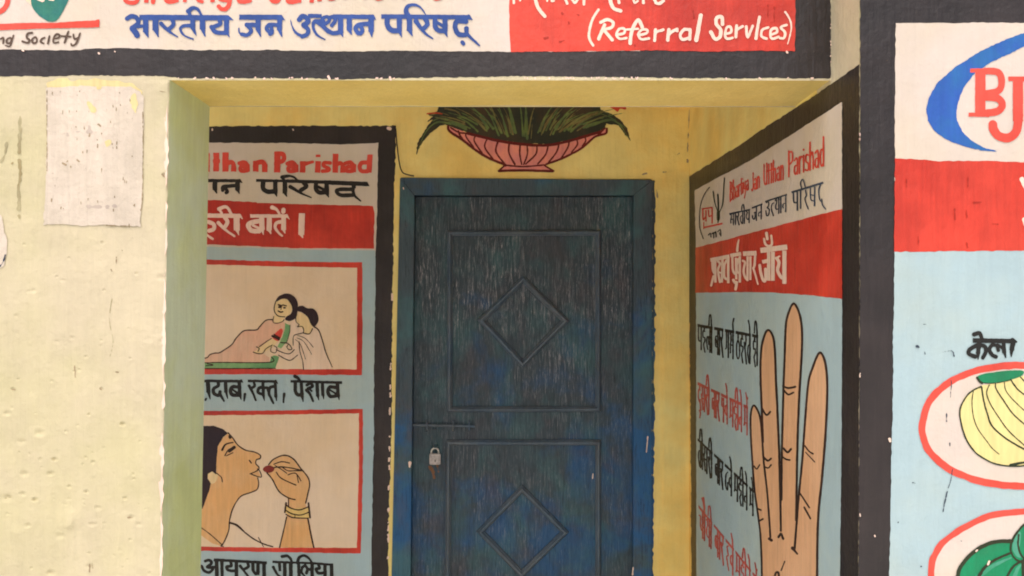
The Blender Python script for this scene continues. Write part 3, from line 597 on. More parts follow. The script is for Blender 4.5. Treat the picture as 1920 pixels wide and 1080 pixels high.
painted('lettering', B, 'black_letter', bk, 5, '''@38 165 212 215 200 242 240 190 285 240 292;@36 118 275 150 330 210 352 252 322 258 285;@32 240 290 305 282;@48- 305 200 310 430;@36- 270 196 600 215 930 233;@42- 370 205 375 430;@38 480 225 486 272 430 282 452 325 545 334;@46- 550 225 552 430;@38 690 235 700 280 650 312;@38>25 598 272 650 340 712 420;@42- 755 240 757 330;@36 757 328 790 372 825 350;@44- 820 240 817 385;@46- 893 235 895 430;
@30- 998 222 1480 238 1752 258;@38>24 1008 288 1060 380 1095 402;@38- 1085 235 1092 340;@46- 1150 235 1152 425;@48- 1225 240 1228 430;@40>30 1118 156 1180 148 1222 182 1242 240;@42- 1322 230 1330 430;@42>26 1308 235 1330 170 1390 143 1452 180 1495 245;@38 1372 288 1404 270 1432 312 1420 362;@36 1430 312 1485 318;@36>22 1368 290 1360 350 1402 400;@46- 1490 250 1492 430;@38 1570 258 1582 300 1540 312 1570 362 1655 352;@44- 1650 260 1652 425;@46- 1730 262 1736 430''', (360, 1020, 6.62))
chips = '@3 549 243 550 244;@6 728 240 731 241;@2 398 242 398 244;@4 735.5 552 735.5 562;' + ''.join('@%.1f %.1f %.1f %.1f %.1f;' % (rs.uniform(1.5, 4), 735.5-(y-600)/66-1.5, y, 735.5-(y-600)/66-1.5+rs.uniform(-1, 1), y+rs.uniform(0, 8)) for y in rs.uniform(640, 1080, 24))
painted('paint_chip', B, 'white_letter', bk, 4, chips, amp=0.8, scale=3)
# first picture: a woman lying on a bed and a health worker
pic = painted('picture', B, 'red_paint', bk, 4, '# 150 480 390 486.5 560 491 679 492 679.5 600 678.5 703.5 500 702 385 701.5 150 700', h=1, amp=0.6, scale=9)
painted('picture_ground', pic, 'picture_tan', bk, 4.7, '# 150 490 390 496 560 500.5 669.5 502 669.5 600 668.8 692.5 500 692 385 691 150 690', h=1, amp=0.5, scale=9)
c1 = (380, 540, 6.75)
painted('bed', pic, 'bed_green', bk, 5.4, '# -400 945 40 950 850 938 870 870 900 850 970 870 920 1012 900 1022 -400 1022;# 1040 440 1100 470 1102 560 1060 690 990 765 945 745 1010 610 1040 520', c1)
painted('sari', pic, 'salmon', bk, 6.0, '# -300 900 40 890 90 848 150 827 210 822 280 780 370 718 420 640 500 557 560 537 680 532 720 490 800 412 880 402 895 440 960 447 1012 420 1045 450 1040 520 1000 600 950 690 870 740 760 830 846 880 846 936 40 945 -300 945', c1)
painted('skin', pic, 'pale_skin', bk, 6.6, '~ 920 170 1010 130 1080 160 1130 250 1100 340 1030 368 960 352 912 310 904 250;# 905 340 1035 370 1012 420 960 445 900 430;# 870 640 960 665 900 740 800 800 760 828 700 830 640 812 700 775 690 748 740 742', c1)
painted('sleeve', pic, 'red_letter', bk, 6.9, '~ 930 565 990 512 1012 560 960 672 880 625', c1)
painted('health_worker', pic, 'white_sari', bk, 6.6, '# 1150 612 1280 582 1392 505 1470 540 1520 680 1560 820 1640 1005 1640 1028 1275 1030 1240 900 1170 880 1100 910 960 862 880 800 860 740 940 760 1060 820 1140 770;# 1185 310 1270 312 1330 370 1385 450 1388 530 1350 578 1280 572 1200 585 1150 612 1100 640 1110 470', c1)
painted('face', pic, 'pale_skin', bk, 7.1, '~ 1192 330 1262 318 1330 372 1382 450 1385 530 1350 574 1285 570 1270 522 1215 492 1222 468 1185 420', c1)
painted('hair', pic, 'hair', bk, 7.6, '~ 925 165 960 108 1050 70 1140 92 1195 165 1204 260 1182 370 1110 418 1044 402 1062 358 1112 330 1132 270 1112 200 1062 142 1000 140 950 165;~ 1200 242 1260 225 1330 256 1400 262 1450 320 1466 400 1442 460 1402 492 1360 442 1330 370 1262 312 1202 290', c1)
painted('outline', pic, 'outline', bk, 8.2, '''@14 -300 930 -100 900 45 885 90 845 150 825 210 820 280 780 370 715 420 640 500 555 560 535 680 530 720 490 800 410 880 400;@12 925 170 905 250 915 310 960 355 1040 365;@10 900 360 890 410 900 440 950 445 1010 425 1030 400;@11 870 640 790 690 720 742;@11 640 812 700 830 760 825 800 770 880 722;@10 680 745 715 765 700 800;@28 882 608 965 650;@18 905 590 975 632;
@20 960 212 1000 226;@24 966 242 988 242;@16 1015 215 1060 226;@22 1028 250 1042 250;@9 1000 235 990 275;@18 956 290 985 305 1012 300;@10 1185 330 1180 420 1220 465 1200 490 1262 490 1275 560 1200 585 1150 612 1145 725;@14 1275 570 1350 580 1390 515;@17>11 1410 490 1470 540 1520 680 1560 820 1640 1002;@8 1200 600 1300 640 1400 750;@7 1190 630 1280 680 1380 840;@10 1220 680 1230 800 1265 920 1275 1035;@7 1170 650 1240 720 1300 900;@11 930 780 1020 820 1100 832 1160 780;@12 960 850 1060 905 1120 912 1200 850;@10 870 740 860 800 920 820 940 760 900 730;@11 1060 740 1090 780 1130 770 1090 710 1070 740;@13 985 690 1080 700;@12 -300 948 50 946 200 942 850 940 870 872;@12 -300 1020 920 1018;@12 40 985 130 975 60 958;@8 1105 470 1102 560 1062 690''', c1, h=0.4, amp=0.2)
# second picture: a woman taking a tablet
pic = painted('picture', B, 'red_paint', bk, 4, '# 150 768 383 770.5 520 769.5 680.5 766.5 680 900 676.5 1038 520 1035 385 1033 150 1030', h=1, amp=0.6, scale=9)
painted('picture_ground', pic, 'picture_tan', bk, 4.7, '# 150 778 383 779 520 777.5 673 775 672.5 900 669 1027 520 1027 385 1025 150 1022', h=1, amp=0.5, scale=9)
c2 = (340, 690, 4.154)
painted('skin', pic, 'skin', bk, 5.4, '# 365 508 400 545 440 600 500 640 570 655 615 680 612 703 585 715 580 745 605 775 598 800 620 840 595 855 602 900 590 945 540 970 470 995 430 1040 395 1110 375 1190 370 1260 340 1340 312 1388 240 1365 150 1300 20 1250 20 1150 165 1095 200 1000 230 900 275 830 270 700 280 620 310 560;# 680 752 720 710 800 680 870 706 930 782 985 850 998 910 985 980 968 1050 985 1160 1005 1230 1030 1398 765 1398 800 1250 822 1150 835 1060 822 1005 760 960 710 868 668 816', c2)
painted('ear', pic, 'pale_skin', bk, 5.9, '~ 206 832 240 806 282 832 272 880 232 902', c2)
painted('hair', pic, 'hair', bk, 6.1, '# 20 520 100 470 170 452 250 450 320 473 366 508 325 540 285 610 275 700 271 830 240 806 208 825 206 862 231 900 215 960 190 1030 165 1096 20 1120', c2)
painted('tablet', pic, 'maroon', bk, 6.1, '~ 634 788 655 766 690 760 724 778 712 806 680 816 648 808', c2)
painted('bangle', pic, 'gold', bk, 6.1, '# 806 1060 860 1095 990 1088 1000 1168 880 1166 808 1122', c2)
painted('outline', pic, 'outline', bk, 6.8, '''@9 365 505 400 545 440 600 500 640 570 655 615 680 612 705 585 715 580 745 605 775 590 800 535 825;@8 540 825 620 850 612 805 592 785;@9 595 855 602 900 590 945 540 970 470 995 430 1040 395 1110 375 1190 370 1260 340 1340 310 1388;@18>8 318 638 345 595 402 580;@26 375 645 412 618;@10 340 682 365 640 418 612;@7 350 684 402 660;@24 378 533 380 541;@10 530 720 545 740;@8 272 818 310 850 320 886;
@10 380 1208 430 1228 500 1285 560 1330 640 1370 712 1392;@14>8 380 1205 440 1226 490 1275;@6 600 1320 640 1392;@7 150 1240 230 1300 320 1380;@6 305 1385 330 1392;@10 680 752 720 710 800 680 870 706 930 782 985 850 999 910 985 980 969 1052;@10 666 816 710 870 760 960 830 1010 886 1025;@9 835 1020 835 1072;@9 720 750 780 730 842 740;@9 720 776 780 770 860 780 946 800;@8 730 760 780 790 822 820;@8 790 775 830 800 890 800 946 800;@9 740 812 780 860 892 912;@8 830 832 890 820 932 880;@8 900 830 912 892;
@10 810 1060 850 1090 920 1105 992 1080;@10 810 1105 860 1135 930 1145 1000 1120;@10 815 1140 870 1165 990 1170;@14 816 1052 806 1124;@14 990 1052 1002 1165;@7 885 1140 885 1168;@10 820 1160 800 1250 765 1398;@12 985 1170 1010 1300 1032 1398''', c2, h=0.4, amp=0.2)

# ------------------------------------------------------------------ flower bowl painted over the door
E = thing('mural', P(980, 321, 'back', 0), 'painted pink ribbed flower bowl with dark green leaves above the blue door', 'mural')
c3 = (720, 180, 3.84)
painted('leaves', E, 'leaf_dark', bk, 1, '# 470 218 440 207 400 216 330 270 280 330 250 380 238 424 231 420 240 340 290 250 350 170 312 186 350 148 308 132 380 110 396 70 420 -80 560 -160 900 -220 1300 -160 1520 -60 1560 100 1640 128 1700 170 1750 232 1775 322 1735 280 1690 214 1600 197 1590 240 1400 302 1200 345 1000 342 800 312 600 262', c3, amp=0.8, scale=4)
rs = np.random.RandomState(21)
def blades(n, w0, w1, a0=-75, a1=75):
    s = ''
    for _ in range(n):
        a = math.radians(rs.uniform(a0, a1)); bx = 1000+a*330+rs.uniform(-60, 60); by = 305-abs(a)*60+rs.uniform(-40, 10); L = rs.uniform(120, 300)
        s += '@%.0f>2 %.0f %.0f %.0f %.0f %.0f %.0f;' % (rs.uniform(w0, w1), bx, by, bx+math.sin(a)*L*0.5, by-math.cos(a)*L*0.55, bx+math.sin(a)*L*1.1, by-math.cos(a)*L*0.9)
    return s
painted('leaf_stroke', E, 'leaf_mid', bk, 1.6, blades(46, 9, 20)+'@16>3 480 200 380 190 300 260 250 380;@14>3 460 170 400 160 350 180;@12>3 1380 170 1500 120 1620 150 1740 230;@18>3 1500 210 1620 170 1700 210 1765 310;@10>2 1420 150 1540 110 1640 140', c3, amp=0.4)
painted('leaf_stroke', E, 'leaf_olive', bk, 2.2, blades(26, 6, 13)+'@8>2 690 150 740 180 770 205;@7>2 660 160 700 190 730 210;@8>2 1200 160 1160 200 1130 240;@8>2 1240 180 1210 220 1190 240;@14>3 440 90 520 110 560 150;@10>2 330 140 400 120 470 140', c3, amp=0.4)
painted('flower', E, 'flower_red', bk, 2.6, '~ 1618 66 1680 40 1740 78 1738 96 1700 92 1682 114 1650 92', c3, amp=0.7)
painted('flower', E, 'flower_red', bk, 2.6, '@10>3 310 128 370 122 420 130', c3, amp=0.7)
painted('bowl', E, 'bowl_pink', bk, 2.8, '# 462 220 500 228 600 265 700 292 800 315 900 332 1000 345 1100 352 1200 350 1300 330 1400 302 1500 272 1590 236 1604 240 1592 275 1520 292 1460 345 1400 390 1280 450 1170 490 1152 500 1220 542 822 542 872 500 860 490 760 450 660 390 560 312 490 268 462 238', c3)
painted('bowl_line', E, 'bowl_line', bk, 3.4, '''@18 462 218 464 240 490 268 560 312 660 390 760 450 860 490 875 500;@16 1604 236 1596 270 1522 292 1460 345 1400 390 1280 450 1170 490;@14 1590 232 1560 260 1540 285;@20 600 268 700 294 800 318 900 336 1000 348 1100 355 1200 352 1300 332 1400 305 1500 275 1560 258;@12 480 228 540 262 600 268;@12 862 497 1000 508 1160 496;@12 870 500 824 540;@12 1155 500 1222 540;@18 826 540 1000 536 1215 542;
@12 536 252 545 280 565 308;@12 592 268 592 295 645 370;@12 662 282 650 325 705 410;@12 742 310 726 370 785 455;@13 822 322 806 400 865 485;@13 902 340 900 410 942 492;@12 980 350 978 420 992 492;@12 1030 352 1032 420 1006 492;@12 1102 356 1092 420 1020 490;@12 1182 352 1164 420 1108 488;@12 1260 342 1244 400 1186 478;@12 1332 324 1324 370 1276 448;@11 1386 308 1392 350 1350 405;@10 1442 290 1452 322 1428 360''', c3, amp=0.3)
# ------------------------------------------------------------------ painted sign on the side wall
K = thing('painted_sign', (XR, (D1+D2)/2, ZC-0.6), 'slanting view sign with a large painted hand on the right side wall', 'painted sign')
sd = 'side'
painted('outer_paint', K, 'cream_wall', sd, 1, '# 1559 -200 1611 -200 1611 160 1559 160', h=1, amp=0.3, scale=9)
painted('border', K, 'black_paint', sd, 1.8, '# 1290.5 333 1380 276 1465 219 1525 180.5 1611 121 1611.5 500 1609 1080 1606 1420 1298 1420 1296.5 1080 1295.5 900 1294 700 1292 500', h=0.7, amp=0.9, scale=6, amp2=0.6)
painted('white_field', K, 'cream_paint', sd, 2.5, '# 1302.5 356.5 1404 302.5 1480 255 1578.5 191.5 1579 420 1305 480', h=0.7, amp=0.6, scale=8)
painted('blue_field', K, 'pale_blue', sd, 2.9, '# 1305 535 1440 540 1579 545 1578 800 1575 1080 1572 1420 1306 1420 1305.5 800', h=0.7, amp=0.6, scale=8)
painted('red_field', K, 'red_paint', sd, 3.5, '# 1304 464.5 1356 451 1433 430 1544 400.5 1579 392 1579 560.5 1525 554 1440 548 1380 547.5 1304 549', h=0.7, amp=0.6, scale=8)
e1 = (1300, 250, 5.143); e2 = (1400, 250, 6)
GLY = {'pa': (8, '1.5 0 1.5 5 3 6.5 6.5 6;6.5 0 6.5 10'), 'ha': (7, '4 0 4 1.5;5.5 2 2 2 2 4.5 5 4.5 5 6 3 7.5 5.2 10.5'), 'la': (9, '7.5 0 7.5 10;7.5 4 5 4 5 7;5 4 2.5 4 1.5 6.5 3.5 9'),
 'ba': (8, '6.5 0 6.5 10;6.5 3 3 3 2 5 3 7 6.5 7;3 4 6 6.5'), 'ra': (5.5, '3.5 0 4 2.5 2 4.5;1 3 4.8 10.5'), 'ga': (8, '2.5 0 2.5 6 1 7;6 0 6 10'), 'bha': (8.5, '1 1 2.5 .5 3 3 2 5 2 8;2 5 6.5 5;6.5 0 6.5 10'),
 'tha': (7.5, '4 0 4 2;4 2.5 1.5 4.5 1.5 8 4 9.5 6.5 8 6.5 4.5 4 2.5'), 'ta': (7, '5.5 0 5.5 10;5.5 3.5 2.5 4 1.5 6.5 3.8 9.8'), 'da': (6.5, '4 0 4 2;5 2.2 2 2.5 1.5 5.5 3.5 7 5 6;4.5 6.5 6.2 10.2'), 'sa': (8.5, '2.5 0 3 2.5 1.5 4.5;1 3.5 4 9.5;3 5 6.8 5;6.8 0 6.8 10'),
 'ma': (8, '2 0 2 6.5;1 7 2 6 6.5 6;6.5 0 6.5 10'), 'na': (7, '5.5 0 5.5 10;5.5 5 2.5 5 1.5 6.5 2.5 7.5'), 'thha': (8, '1.5 1.5 3 .8 3.5 3 2 5 3 7 6.5 7;6.5 0 6.5 10'), 'cha': (8, '1 3 3 3 3 6 4.5 7.5 6.5 7;6.5 0 6.5 10'), 'va': (7, '5.5 0 5.5 10;5.5 3 2.5 3.5 2 6 5.5 7'),
 'aa': (3, '1.5 0 1.5 10'), 'ii': (3, '1.5 0 1.5 10;-3.5 -1 -2.5 -4.6 0 -4.8 1.5 0'), 'e': (0, '-4.2 -5 -2.2 -3 -1.6 0'), 'uu': (0, '-3 10.5 -1 11.6 -2.4 13.4'), 'au': (3, '1.5 0 1.5 10;-2.5 -4.8 0 -3 1.4 0;0 -5.6 1.5 -3 1.6 0'), 'dot': (0, '-1 -3.4 -.8 -3'), 'rf': (0, '-1.6 0 -2.4 -3 -.6 -5'),
 'd5': (6, '1.5 1 1.5 4 4.5 4;4.5 1 4.5 10'), 'd7': (6, '4.5 2 1.5 4 1.5 8 4.5 9 5 6'), 'd9': (6, '4.5 1 2 2 4 4.5 1.5 6 5 10'), 'ya': (8, '1.5 .5 3.4 2 1.8 4 2 6 4 7.4 6.5 6.6;6.5 0 6.5 10'), 'ja': (8, '6.5 0 6.5 10;6.5 4 3.5 4;4.4 4 4.6 7 3 8.6 1 7.4 .8 5.6'), 'u': (7, '1.5 1 4 .6 4.8 2.6 2.6 4.4;2.8 4.4 5.4 6 4.6 9 2 9.4 .6 6'), 'th_half': (5.5, '5 2.5 2.5 3 1.5 6 4.5 10.5'),
 'B': (7, '1.2 0 1.2 10;1.2 .4 4.6 1 4.6 4 1.2 4.8;1.2 5 5.4 6 5.2 9 1.2 9.8'), 'J': (5, '4 0 4 7.6 2.6 10 .8 8.8'), 'U': (7, '1.2 0 1.2 7.6 3 10 5.2 8.4 5.4 6;5.4 0 5.4 10'), 'P': (6.5, '1.2 0 1.2 10;1.2 .6 5 1 5.2 4.4 1.2 5.4'),
 'h': (6, '1 0 1 10;1 5.4 3.4 3.8 4.6 5.6 4.6 10'), 'a': (6, '1.2 4.6 3.6 3.8 4.6 5.4 4.6 10;4.6 6.8 1.6 6.8 1 8.8 2.6 9.9 4.6 8.8'), 'r': (4.6, '1 3.8 1 10;1 5.6 2.4 4 4 4.2'), 't': (4, '1.8 1 1.8 10;.2 4 3.4 4'), 'i': (2.6, '1.2 3.8 1.2 10;1.2 1.6 1.2 1.8'), 'y': (5.6, '1 3.8 1.2 7.6 3.4 8;4.4 3.8 4 10 1.6 13.4'), 'n': (6, '1 3.8 1 10;1 5.4 3.4 3.8 4.6 5.6 4.6 10'), 's': (5, '4.2 4.4 1.6 4 1.2 6.2 4.2 7.6 3.8 9.8 .8 9.4'), 'd': (6, '4.6 0 4.6 10;4.6 4.6 2 4.2 .9 7 2.2 9.9 4.6 9'),
 'col': (3, '1.5 3 1.5 3.6;1.5 7 1.5 7.6')}
def row(mat, words, p0, p1, h0, h1, bend=0.0, th=5.6, sw=1.0):
    """one condensed hand-written Hindi line: p0 -> p1 headline in pixels, h0 -> h1 letter height"""
    tot = sum(sum(GLY[g][0] for g in wd) for wd in words)+3.2*(len(words)-1); u = 0.0; out = []
    def mp(a, b):
        t = a/tot; t2 = t+bend*t*(1-t); h = h0+(h1-h0)*t
        return p0[0]+(p1[0]-p0[0])*t, p0[1]+(p1[1]-p0[1])*t2+b*h/10
    for wd in words:
        us = u
        for g in wd:
            for st in GLY[g][1].split(';'):
                v = [float(q) for q in st.split()]
                out.append('@%.1f ' % ((2.5 if len(v) > 4 else 2.8)*sw)+' '.join('%.2f %.2f' % mp(u+v[k], v[k+1]) for k in range(0, len(v), 2)))
            u += GLY[g][0]
        if th:
            a, b = mp(us-0.3, 0), mp(u+0.3, 0)
            out.append('# %.2f %.2f %.2f %.2f %.2f %.2f %.2f %.2f' % (a[0], a[1]-th/2, b[0], b[1]-th/2, b[0], b[1]+th/2, a[0], a[1]+th/2))
        u += 3.2
    painted('lettering', K, mat, sd, 5, ';'.join(out), h=0.4, amp=0.3, scale=4)
row('red_letter', [list('Bhartiya')], (1368, 341), (1404, 325), 38, 30, th=0, sw=0.8)
row('red_letter', [list('Jan')], (1408, 327), (1425, 315), 32, 36, th=0, sw=0.85)
row('red_letter', [list('Utthan')], (1431, 309), (1470, 292), 38, 44, th=0, sw=0.95)
row('red_letter', [list('Parishad')], (1477, 284), (1546, 256), 48, 54, th=0, sw=1.15)
row('slate_letter', [['bha', 'aa', 'ra', 'ta', 'ii', 'ya']], (1368, 401), (1406, 393), 22, 24, th=3, sw=0.75)
row('slate_letter', [['ja', 'na']], (1410, 390), (1429, 383), 26, 27, th=3.2, sw=0.8)
row('slate_letter', [['u', 'th_half', 'thha', 'aa', 'na']], (1435, 378), (1475, 365), 29, 31, th=3.2, sw=0.85)
painted('lettering', K, 'slate_letter', sd, 5, '''@23- 505 665 860 555;@18 525 670 530 770 560 780;@17- 568 650 570 870;@17- 605 640 605 850;@14 620 630 605 560 630 520 655 590 660 620;@14 660 640 670 700 655 740 690 850;@14 715 620 720 740 755 760;@17- 765 600 762 820;@11 720 690 760 700;@15 830 580 810 640 820 740 845 770;@14 845 740 850 800 886 852''', e2, h=0.4, amp=0.15)
lg = painted('logo', K, 'red_letter', sd, 5, '@13- 80 730 185 715;@14 90 740 95 830 120 800;@13- 120 740 122 850;@12 145 740 150 800 175 790;@13- 180 720 180 870;@16- 95 910 280 870;@9 100 860 100 920', e1, h=0.4, amp=0.15)
painted('sprout', lg, 'dark_green_line', sd, 5.5, '@10 190 560 205 660 236 760;@15 235 590 240 680 240 760;@10 300 430 290 560 280 690 245 770;@30 240 760 240 825;@20>8 240 820 238 862', e1, h=0.4, amp=0.15)
painted('emblem_line', lg, 'black_letter', sd, 5.5, '@8 155 520 100 600 65 720 60 900 95 1015;@10 145 980 165 965 170 1000;@10 180 970 195 960 195 1010;@10 205 960 215 950 220 1000;@8 235 950 260 930 265 990;@8 250 955 255 975', e1, h=0.4, amp=0.15)
painted('lettering', K, 'white_letter', sd, 5, '''@60- 180 480 480 420;@40 215 500 220 620 240 680;@40- 255 480 260 830;@36 230 730 195 875;@36 300 500 330 540 300 640 330 820;@38- 370 460 360 830;@24 310 660 360 690;@38 440 480 400 560 400 740 450 780;@42- 460 450 460 840;@58- 490 410 660 380;@38 525 440 530 620 560 690;@38- 580 440 585 780;@46 540 790 565 830 590 830 575 930;@34 620 460 595 560 600 660 630 680;@40- 640 420 640 830;@42>22 600 335 610 230 625 165;
@72- 690 380 900 370;@38 690 490 720 520 700 640 720 740 760 790;@38- 760 420 760 790;@36- 805 420 805 790;@38 880 400 870 560 850 610;@38>24 850 600 880 700 922 852;@82- 960 330 1380 275;@46 950 560 970 690 1010 800 1040 780 1040 620;@60- 990 510 1080 490;@52- 1090 350 1090 800;@62- 1155 350 1155 800;@36 1020 150 1040 230 1090 260 1140 230 1130 100;@46 1055 60 1070 150;@52 1215 450 1250 520 1230 640 1280 740 1325 760;@28 1200 450 1260 420;@66- 1335 330 1335 850''', (1310, 430, 8.306), h=0.4, amp=0.15)
row('black_letter', [['pa', 'ha', 'la', 'ii'], ['ba', 'aa', 'ra'], ['ga', 'bha', 'rf'], ['tha', 'ha', 'ra', 'ta', 'e'], ['ha', 'ii']], (1308, 610), (1421, 631), 44, 55)
row('faded_red', [['da', 'uu', 'sa', 'ra', 'ii'], ['ba', 'aa', 'ra'], ['d5', 'va', 'e'], ['ma', 'ha', 'ii', 'na', 'e'], ['ma', 'e', 'dot']], (1308, 719), (1402, 764), 46, 52)
row('black_letter', [['ta', 'ii', 'sa', 'ra', 'ii'], ['ba', 'aa', 'ra'], ['d7', 'va', 'e'], ['ma', 'ha', 'ii', 'na', 'e'], ['ma', 'e', 'dot']], (1308, 824), (1413, 922), 48, 46)
row('faded_red', [['cha', 'au', 'thha', 'ii'], ['ba', 'aa', 'ra'], ['d9', 'va', 'e'], ['ma', 'ha', 'ii', 'na', 'e'], ['ma', 'e', 'dot']], (1310, 950), (1420, 1086), 50, 50)
c4 = (1260, 600, 4.154)
hd = painted('hand', K, 'hand_skin', sd, 4.4, '''~ 640 1290 617 950 612 750 632 666 664 700 692 800 714 1100 742 1350 766 1700 730 1720 690 1690;~ 712 1000 700 720 690 500 690 300 705 170 742 78 782 120 800 230 808 450 822 750 836 1100 850 1650 800 1720 765 1690 735 1300;~ 856 1000 866 600 876 300 886 50 902 -50 945 -130 988 -60 1010 60 1010 250 995 500 985 700 975 1000 968 1400 945 1780 890 1750 850 1640;~ 1015 1080 1035 800 1060 500 1092 380 1146 254 1186 310 1206 450 1206 650 1190 950 1165 1250 1140 1500 1130 1800 1040 1860 950 1780 980 1400;# 688 1640 765 1680 850 1630 950 1760 1132 1740 1130 2400 705 2400 690 1800''', c4)
painted('outline', hd, 'outline', sd, 5.1, '''@15 700 2400 700 2000 690 1700 672 1540 640 1290 616 950 612 750 632 668 664 700 692 800 714 1100 742 1350 766 1690;@17 708 950 700 720 690 500 690 300 705 170 742 80 782 120 800 230 808 450 822 750 836 1100 848 1640;@17 852 1400 856 1000 866 600 876 300 886 50 902 -40 945 -128 988 -60 1010 60 1010 250 995 500 985 700 975 1000 970 1300 966 1560;@17 955 1780 985 1400 1015 1080 1035 800 1060 500 1092 380 1146 256 1186 310 1206 450 1206 650 1190 950 1165 1250 1140 1500 1130 1800 1130 2400;
@16 865 515 905 530 960 520;@14 870 545 905 580 945 565;@15 702 690 735 740 765 715;@17 868 1000 900 1030 926 1006;@13 865 1070 890 1085 916 1090;@12 1035 980 1065 1020 1098 1042;@9 1040 1030 1112 1106;@14 715 1068 745 1096 772 1078;@12 725 1145 750 1152 772 1128;@10 640 1138 660 1160 682 1128;@12 990 1340 1070 1462;@14 1030 1460 1078 1546;@13 668 1470 692 1480;@14 680 1565 708 1550;@22 757 1704 775 1716;@18 830 1690 848 1666 866 1704;@26>12 938 1776 976 1822;@17 800 2010 808 1970 828 1968 834 2010;@10 850 1950 878 1880''', c4, h=0.4, amp=0.2)
rs = np.random.RandomState(31)
painted('paint_chip', K, 'white_letter', sd, 4, '@3 1612 260 1612 262;' + ''.join('@%.1f %.1f %.1f;' % (rs.uniform(0.6, 1.3), 1293.5+rs.uniform(-2, 1), y) for y in rs.uniform(360, 1080, 16)), h=0.4, amp=0.3, scale=3)

# ------------------------------------------------------------------ food sign on the right front wall
R = thing('painted_sign', P(2000, 1400, 'right', 0), 'large food sign on the nearest right wall with bananas in a red oval', 'painted sign')
rt = 'right'
painted('border', R, 'black_paint', rt, 1, '# 1613 -260 2500 -260 2500 1450 1607 1450 1609.5 1080 1612.5 500', h=1, amp=0.9, scale=7)
painted('white_field', R, 'cream_paint', rt, 2, '# 1679 43 2440 43 2440 340 1677.5 340', h=1, amp=0.8, scale=9, amp2=0.6)
painted('blue_field', R, 'pale_blue', rt, 2.4, '# 1677 450 2440 450 2440 1400 1664 1400 1667 1080 1670 950 1673 800 1675 640', h=1, amp=0.9, scale=9, amp2=0.6)
painted('red_field', R, 'red_paint', rt, 3.2, '# 1678 297 1720 299 1760 302 1830 301.5 1920 304 2440 306 2440 470 1920 470 1800 471 1676.5 472', h=1, amp=0.9, scale=9)
lg = painted('logo', R, 'crescent_blue', rt, 3.6, '# 2010 40 1930 58 1888 73 1840 95 1792 125 1757 155 1741 185 1736.5 205 1740 226 1752 246 1775 262 1805 274 1840 282 1880 285 1850 279 1825 266 1808 252 1798 235 1793 220 1795 200 1800 180 1808 162 1830 135 1862 115 1888 103 1930 82 2010 62', amp=0.8)
painted('emblem_letter', lg, 'red_letter', rt, 4.2, '@130- 1338 -60 1338 500;@50- 1190 505 1450 510;@50- 1210 -52 1450 -56;@84 1400 -46 1560 -30 1610 80 1570 200 1400 240;@92 1400 282 1560 300 1615 380 1560 460 1400 488;@130- 1815 40 1815 590;@60- 1692 52 1930 52;@110 1822 540 1790 720 1690 800 1565 770 1505 690 1495 630', (1640, 140, 6.75))
painted('lettering', R, 'white_letter', rt, 4, '@9 1916 336 1926 354 1940 360;@9 1921 412 1930 430 1950 434;@10- 1930 330 2040 330', amp=0.4)
painted('lettering', R, 'black_letter', rt, 5, '''@52- 1345 590 1800 598;@50>20 1790 585 1835 606;@52>38 1362 522 1420 508 1452 580;@50- 1420 600 1402 740;@44>14 1404 730 1404 800;@46 1402 638 1312 690 1300 740 1372 772;@44 1430 640 1482 660 1490 720 1458 784;@44 1562 640 1530 690 1560 750 1606 774;@40 1562 640 1612 650 1632 702;@36 1620 640 1692 682;@46- 1690 620 1698 730;@40>12 1700 720 1716 780;@54- 1800 600 1782 700;@50>12 1784 690 1776 772''', (1600, 540, 6))
def oval(half, w):
    q = list(half)+[(2*1925-x, y) for x, y in half[::-1]]
    return '@%g ' % w + ' '.join('%g %g' % p for p in q), '# ' + ' '.join('%g %g' % p for p in q)
hA = [(1920, 685), (1885, 686), (1850, 691), (1815, 700), (1783, 715), (1758, 734), (1740, 758), (1730, 790), (1730, 815), (1740, 842), (1756, 861), (1781, 880), (1815, 895), (1850, 905), (1885, 910), (1920, 912)]
hB = [(1920, 959), (1878, 963), (1848, 970), (1818, 984), (1789, 1001), (1765, 1021), (1750, 1046), (1746, 1070), (1748, 1100), (1760, 1130), (1785, 1160), (1830, 1185), (1880, 1195), (1920, 1198)]
ra, fa = oval(hA, 13); rb, fb = oval(hB, 12)
ov = painted('picture', R, 'cream_paint', rt, 4, fa, amp=0.5)
painted('oval_frame', ov, 'red_letter', rt, 4.6, ra, amp=0.9, scale=12)
painted('banana', ov, 'banana', rt, 5.2, '# 1840 723 1822 731 1808 745 1800 763 1799 777 1803 802 1815 831 1833 852 1859 867 1885 872 1910 873 1960 866 2010 840 2030 790 2010 740 1970 712 1920 704 1880 716', amp=0.5)
painted('stem', ov, 'stem_green', rt, 5.8, '~ 1390 290 1450 250 1600 225 1800 205 1912 215 1900 262 1780 312 1600 345 1450 345', (1600, 660, 6))
painted('outline', ov, 'dark_green_line', rt, 6.4, '''@17 1440 388 1350 430 1280 490 1215 600 1198 700 1225 850 1270 980 1340 1090 1410 1160 1560 1245 1700 1278 1860 1285 1990 1270;@10 1350 440 1335 560 1350 720 1400 860 1500 1000 1560 1080 1640 1150;@18 1445 400 1470 560 1510 700 1560 830 1700 960 1860 1060 1960 1110;@12 1530 370 1500 460 1540 580 1640 740 1760 900 1960 1080;@14 1600 360 1610 420 1700 560 1800 700 1960 840;@10 1700 340 1720 440 1820 560 1960 690;@16 1770 310 1850 420 1960 505;@12 1880 280 1960 370;@26 1395 290 1420 330 1450 350;@8 1450 348 1600 350 1780 315;@36>20 1770 1275 1850 1255 1960 1235''', (1600, 660, 6), h=0.4, amp=0.25)
ov = painted('picture', R, 'cream_paint', rt, 4, fb, amp=0.5)
painted('oval_frame', ov, 'red_letter', rt, 4.6, rb, amp=0.9, scale=12)
c5 = (1700, 920, 6.75)
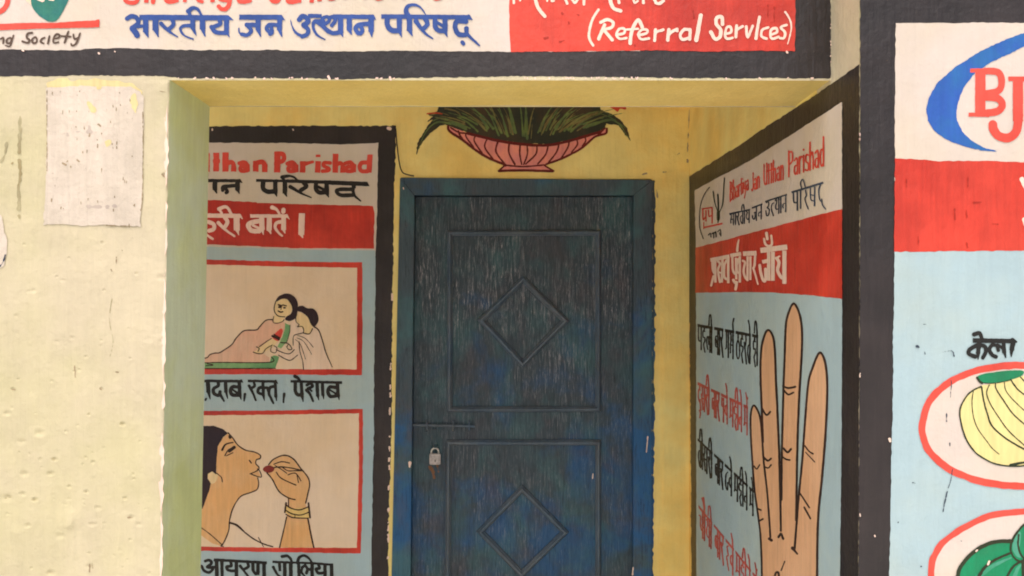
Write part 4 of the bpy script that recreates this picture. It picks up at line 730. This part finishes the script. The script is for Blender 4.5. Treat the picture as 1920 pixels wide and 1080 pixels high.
painted('vegetable', ov, 'stem_green', rt, 5.2, '# 640 1120 680 960 770 850 900 740 1060 665 1200 645 1330 645 1370 570 1420 490 1500 430 1700 420 1900 560 2100 700 2250 900 2300 1120 2200 1500 1500 1600 800 1450', c5)
painted('highlight', ov, 'veg_light', rt, 5.8, '~ 1350 650 1390 560 1440 520 1440 640 1420 760 1450 850 1390 830 1340 740;@70>20 900 1100 1050 980 1200 900 1320 850;@60>20 1360 1110 1410 980 1480 920', c5)
painted('outline', ov, 'dark_green_line', rt, 6.4, '''@48 640 1130 670 990 770 850 900 740 1060 662 1200 640 1330 640;@26 1330 640 1390 540 1500 425 1680 410;@44>26 900 1110 990 970 1130 870 1325 785;@24 1325 650 1320 770 1400 880 1600 940;@30 1260 1110 1350 960 1480 880;@24 1420 560 1410 680 1440 800 1500 870;@40 1470 900 1480 1110''', c5, h=0.4)
painted('paint_chip', ov, 'white_letter', rt, 7, '@24 1045 895 1030 935;@18 880 765 895 752', c5)
painted('scuff', R, 'dark_red', rt, 6.3, '@2 1812 394 1813 408;@1.4 1815 332 1815 350;@2 1826 380 1840 379;@2.6 1812 455 1815 464;@1.6 1790 392 1791 412;@1.4 1700 330 1700 350;@1.6 1860 420 1872 420;@1.4 1722 440 1722 462', amp=1.0, scale=4)
painted('crack', R, 'slate_letter', rt, 6, '@2.4>1.2 1776 922 1772 940 1768 960;@1.2 1783 712 1784 720 1782 745;@1.2 1786 880 1783 900 1778 915;@1.6 1775 775 1775 790;@1.6 1781 830 1781 836', amp=0.6, scale=3)
painted('scuff', R, 'slate_letter', rt, 6.2, '@4 1719 649 1722 650;@1.6 1734 660 1735 664;@1.3 1731 608 1737 608;@1.2 1768 660 1785 658 1789 668;@2 1711 905 1716 906;@1.5 1684 979 1684 981;@1.8 1802 1014 1803 1015;@1.8 1727 1062 1728 1062', amp=0.9, scale=3)
painted('paint_chip', R, 'white_letter', rt, 6.2, '@5 1668 823 1669 827;@2 1612 250 1612 256;@2.6 1613 700 1612 706;@2 1640 1004 1641 1006;@2 1612 964 1613 968', amp=0.8, scale=3)
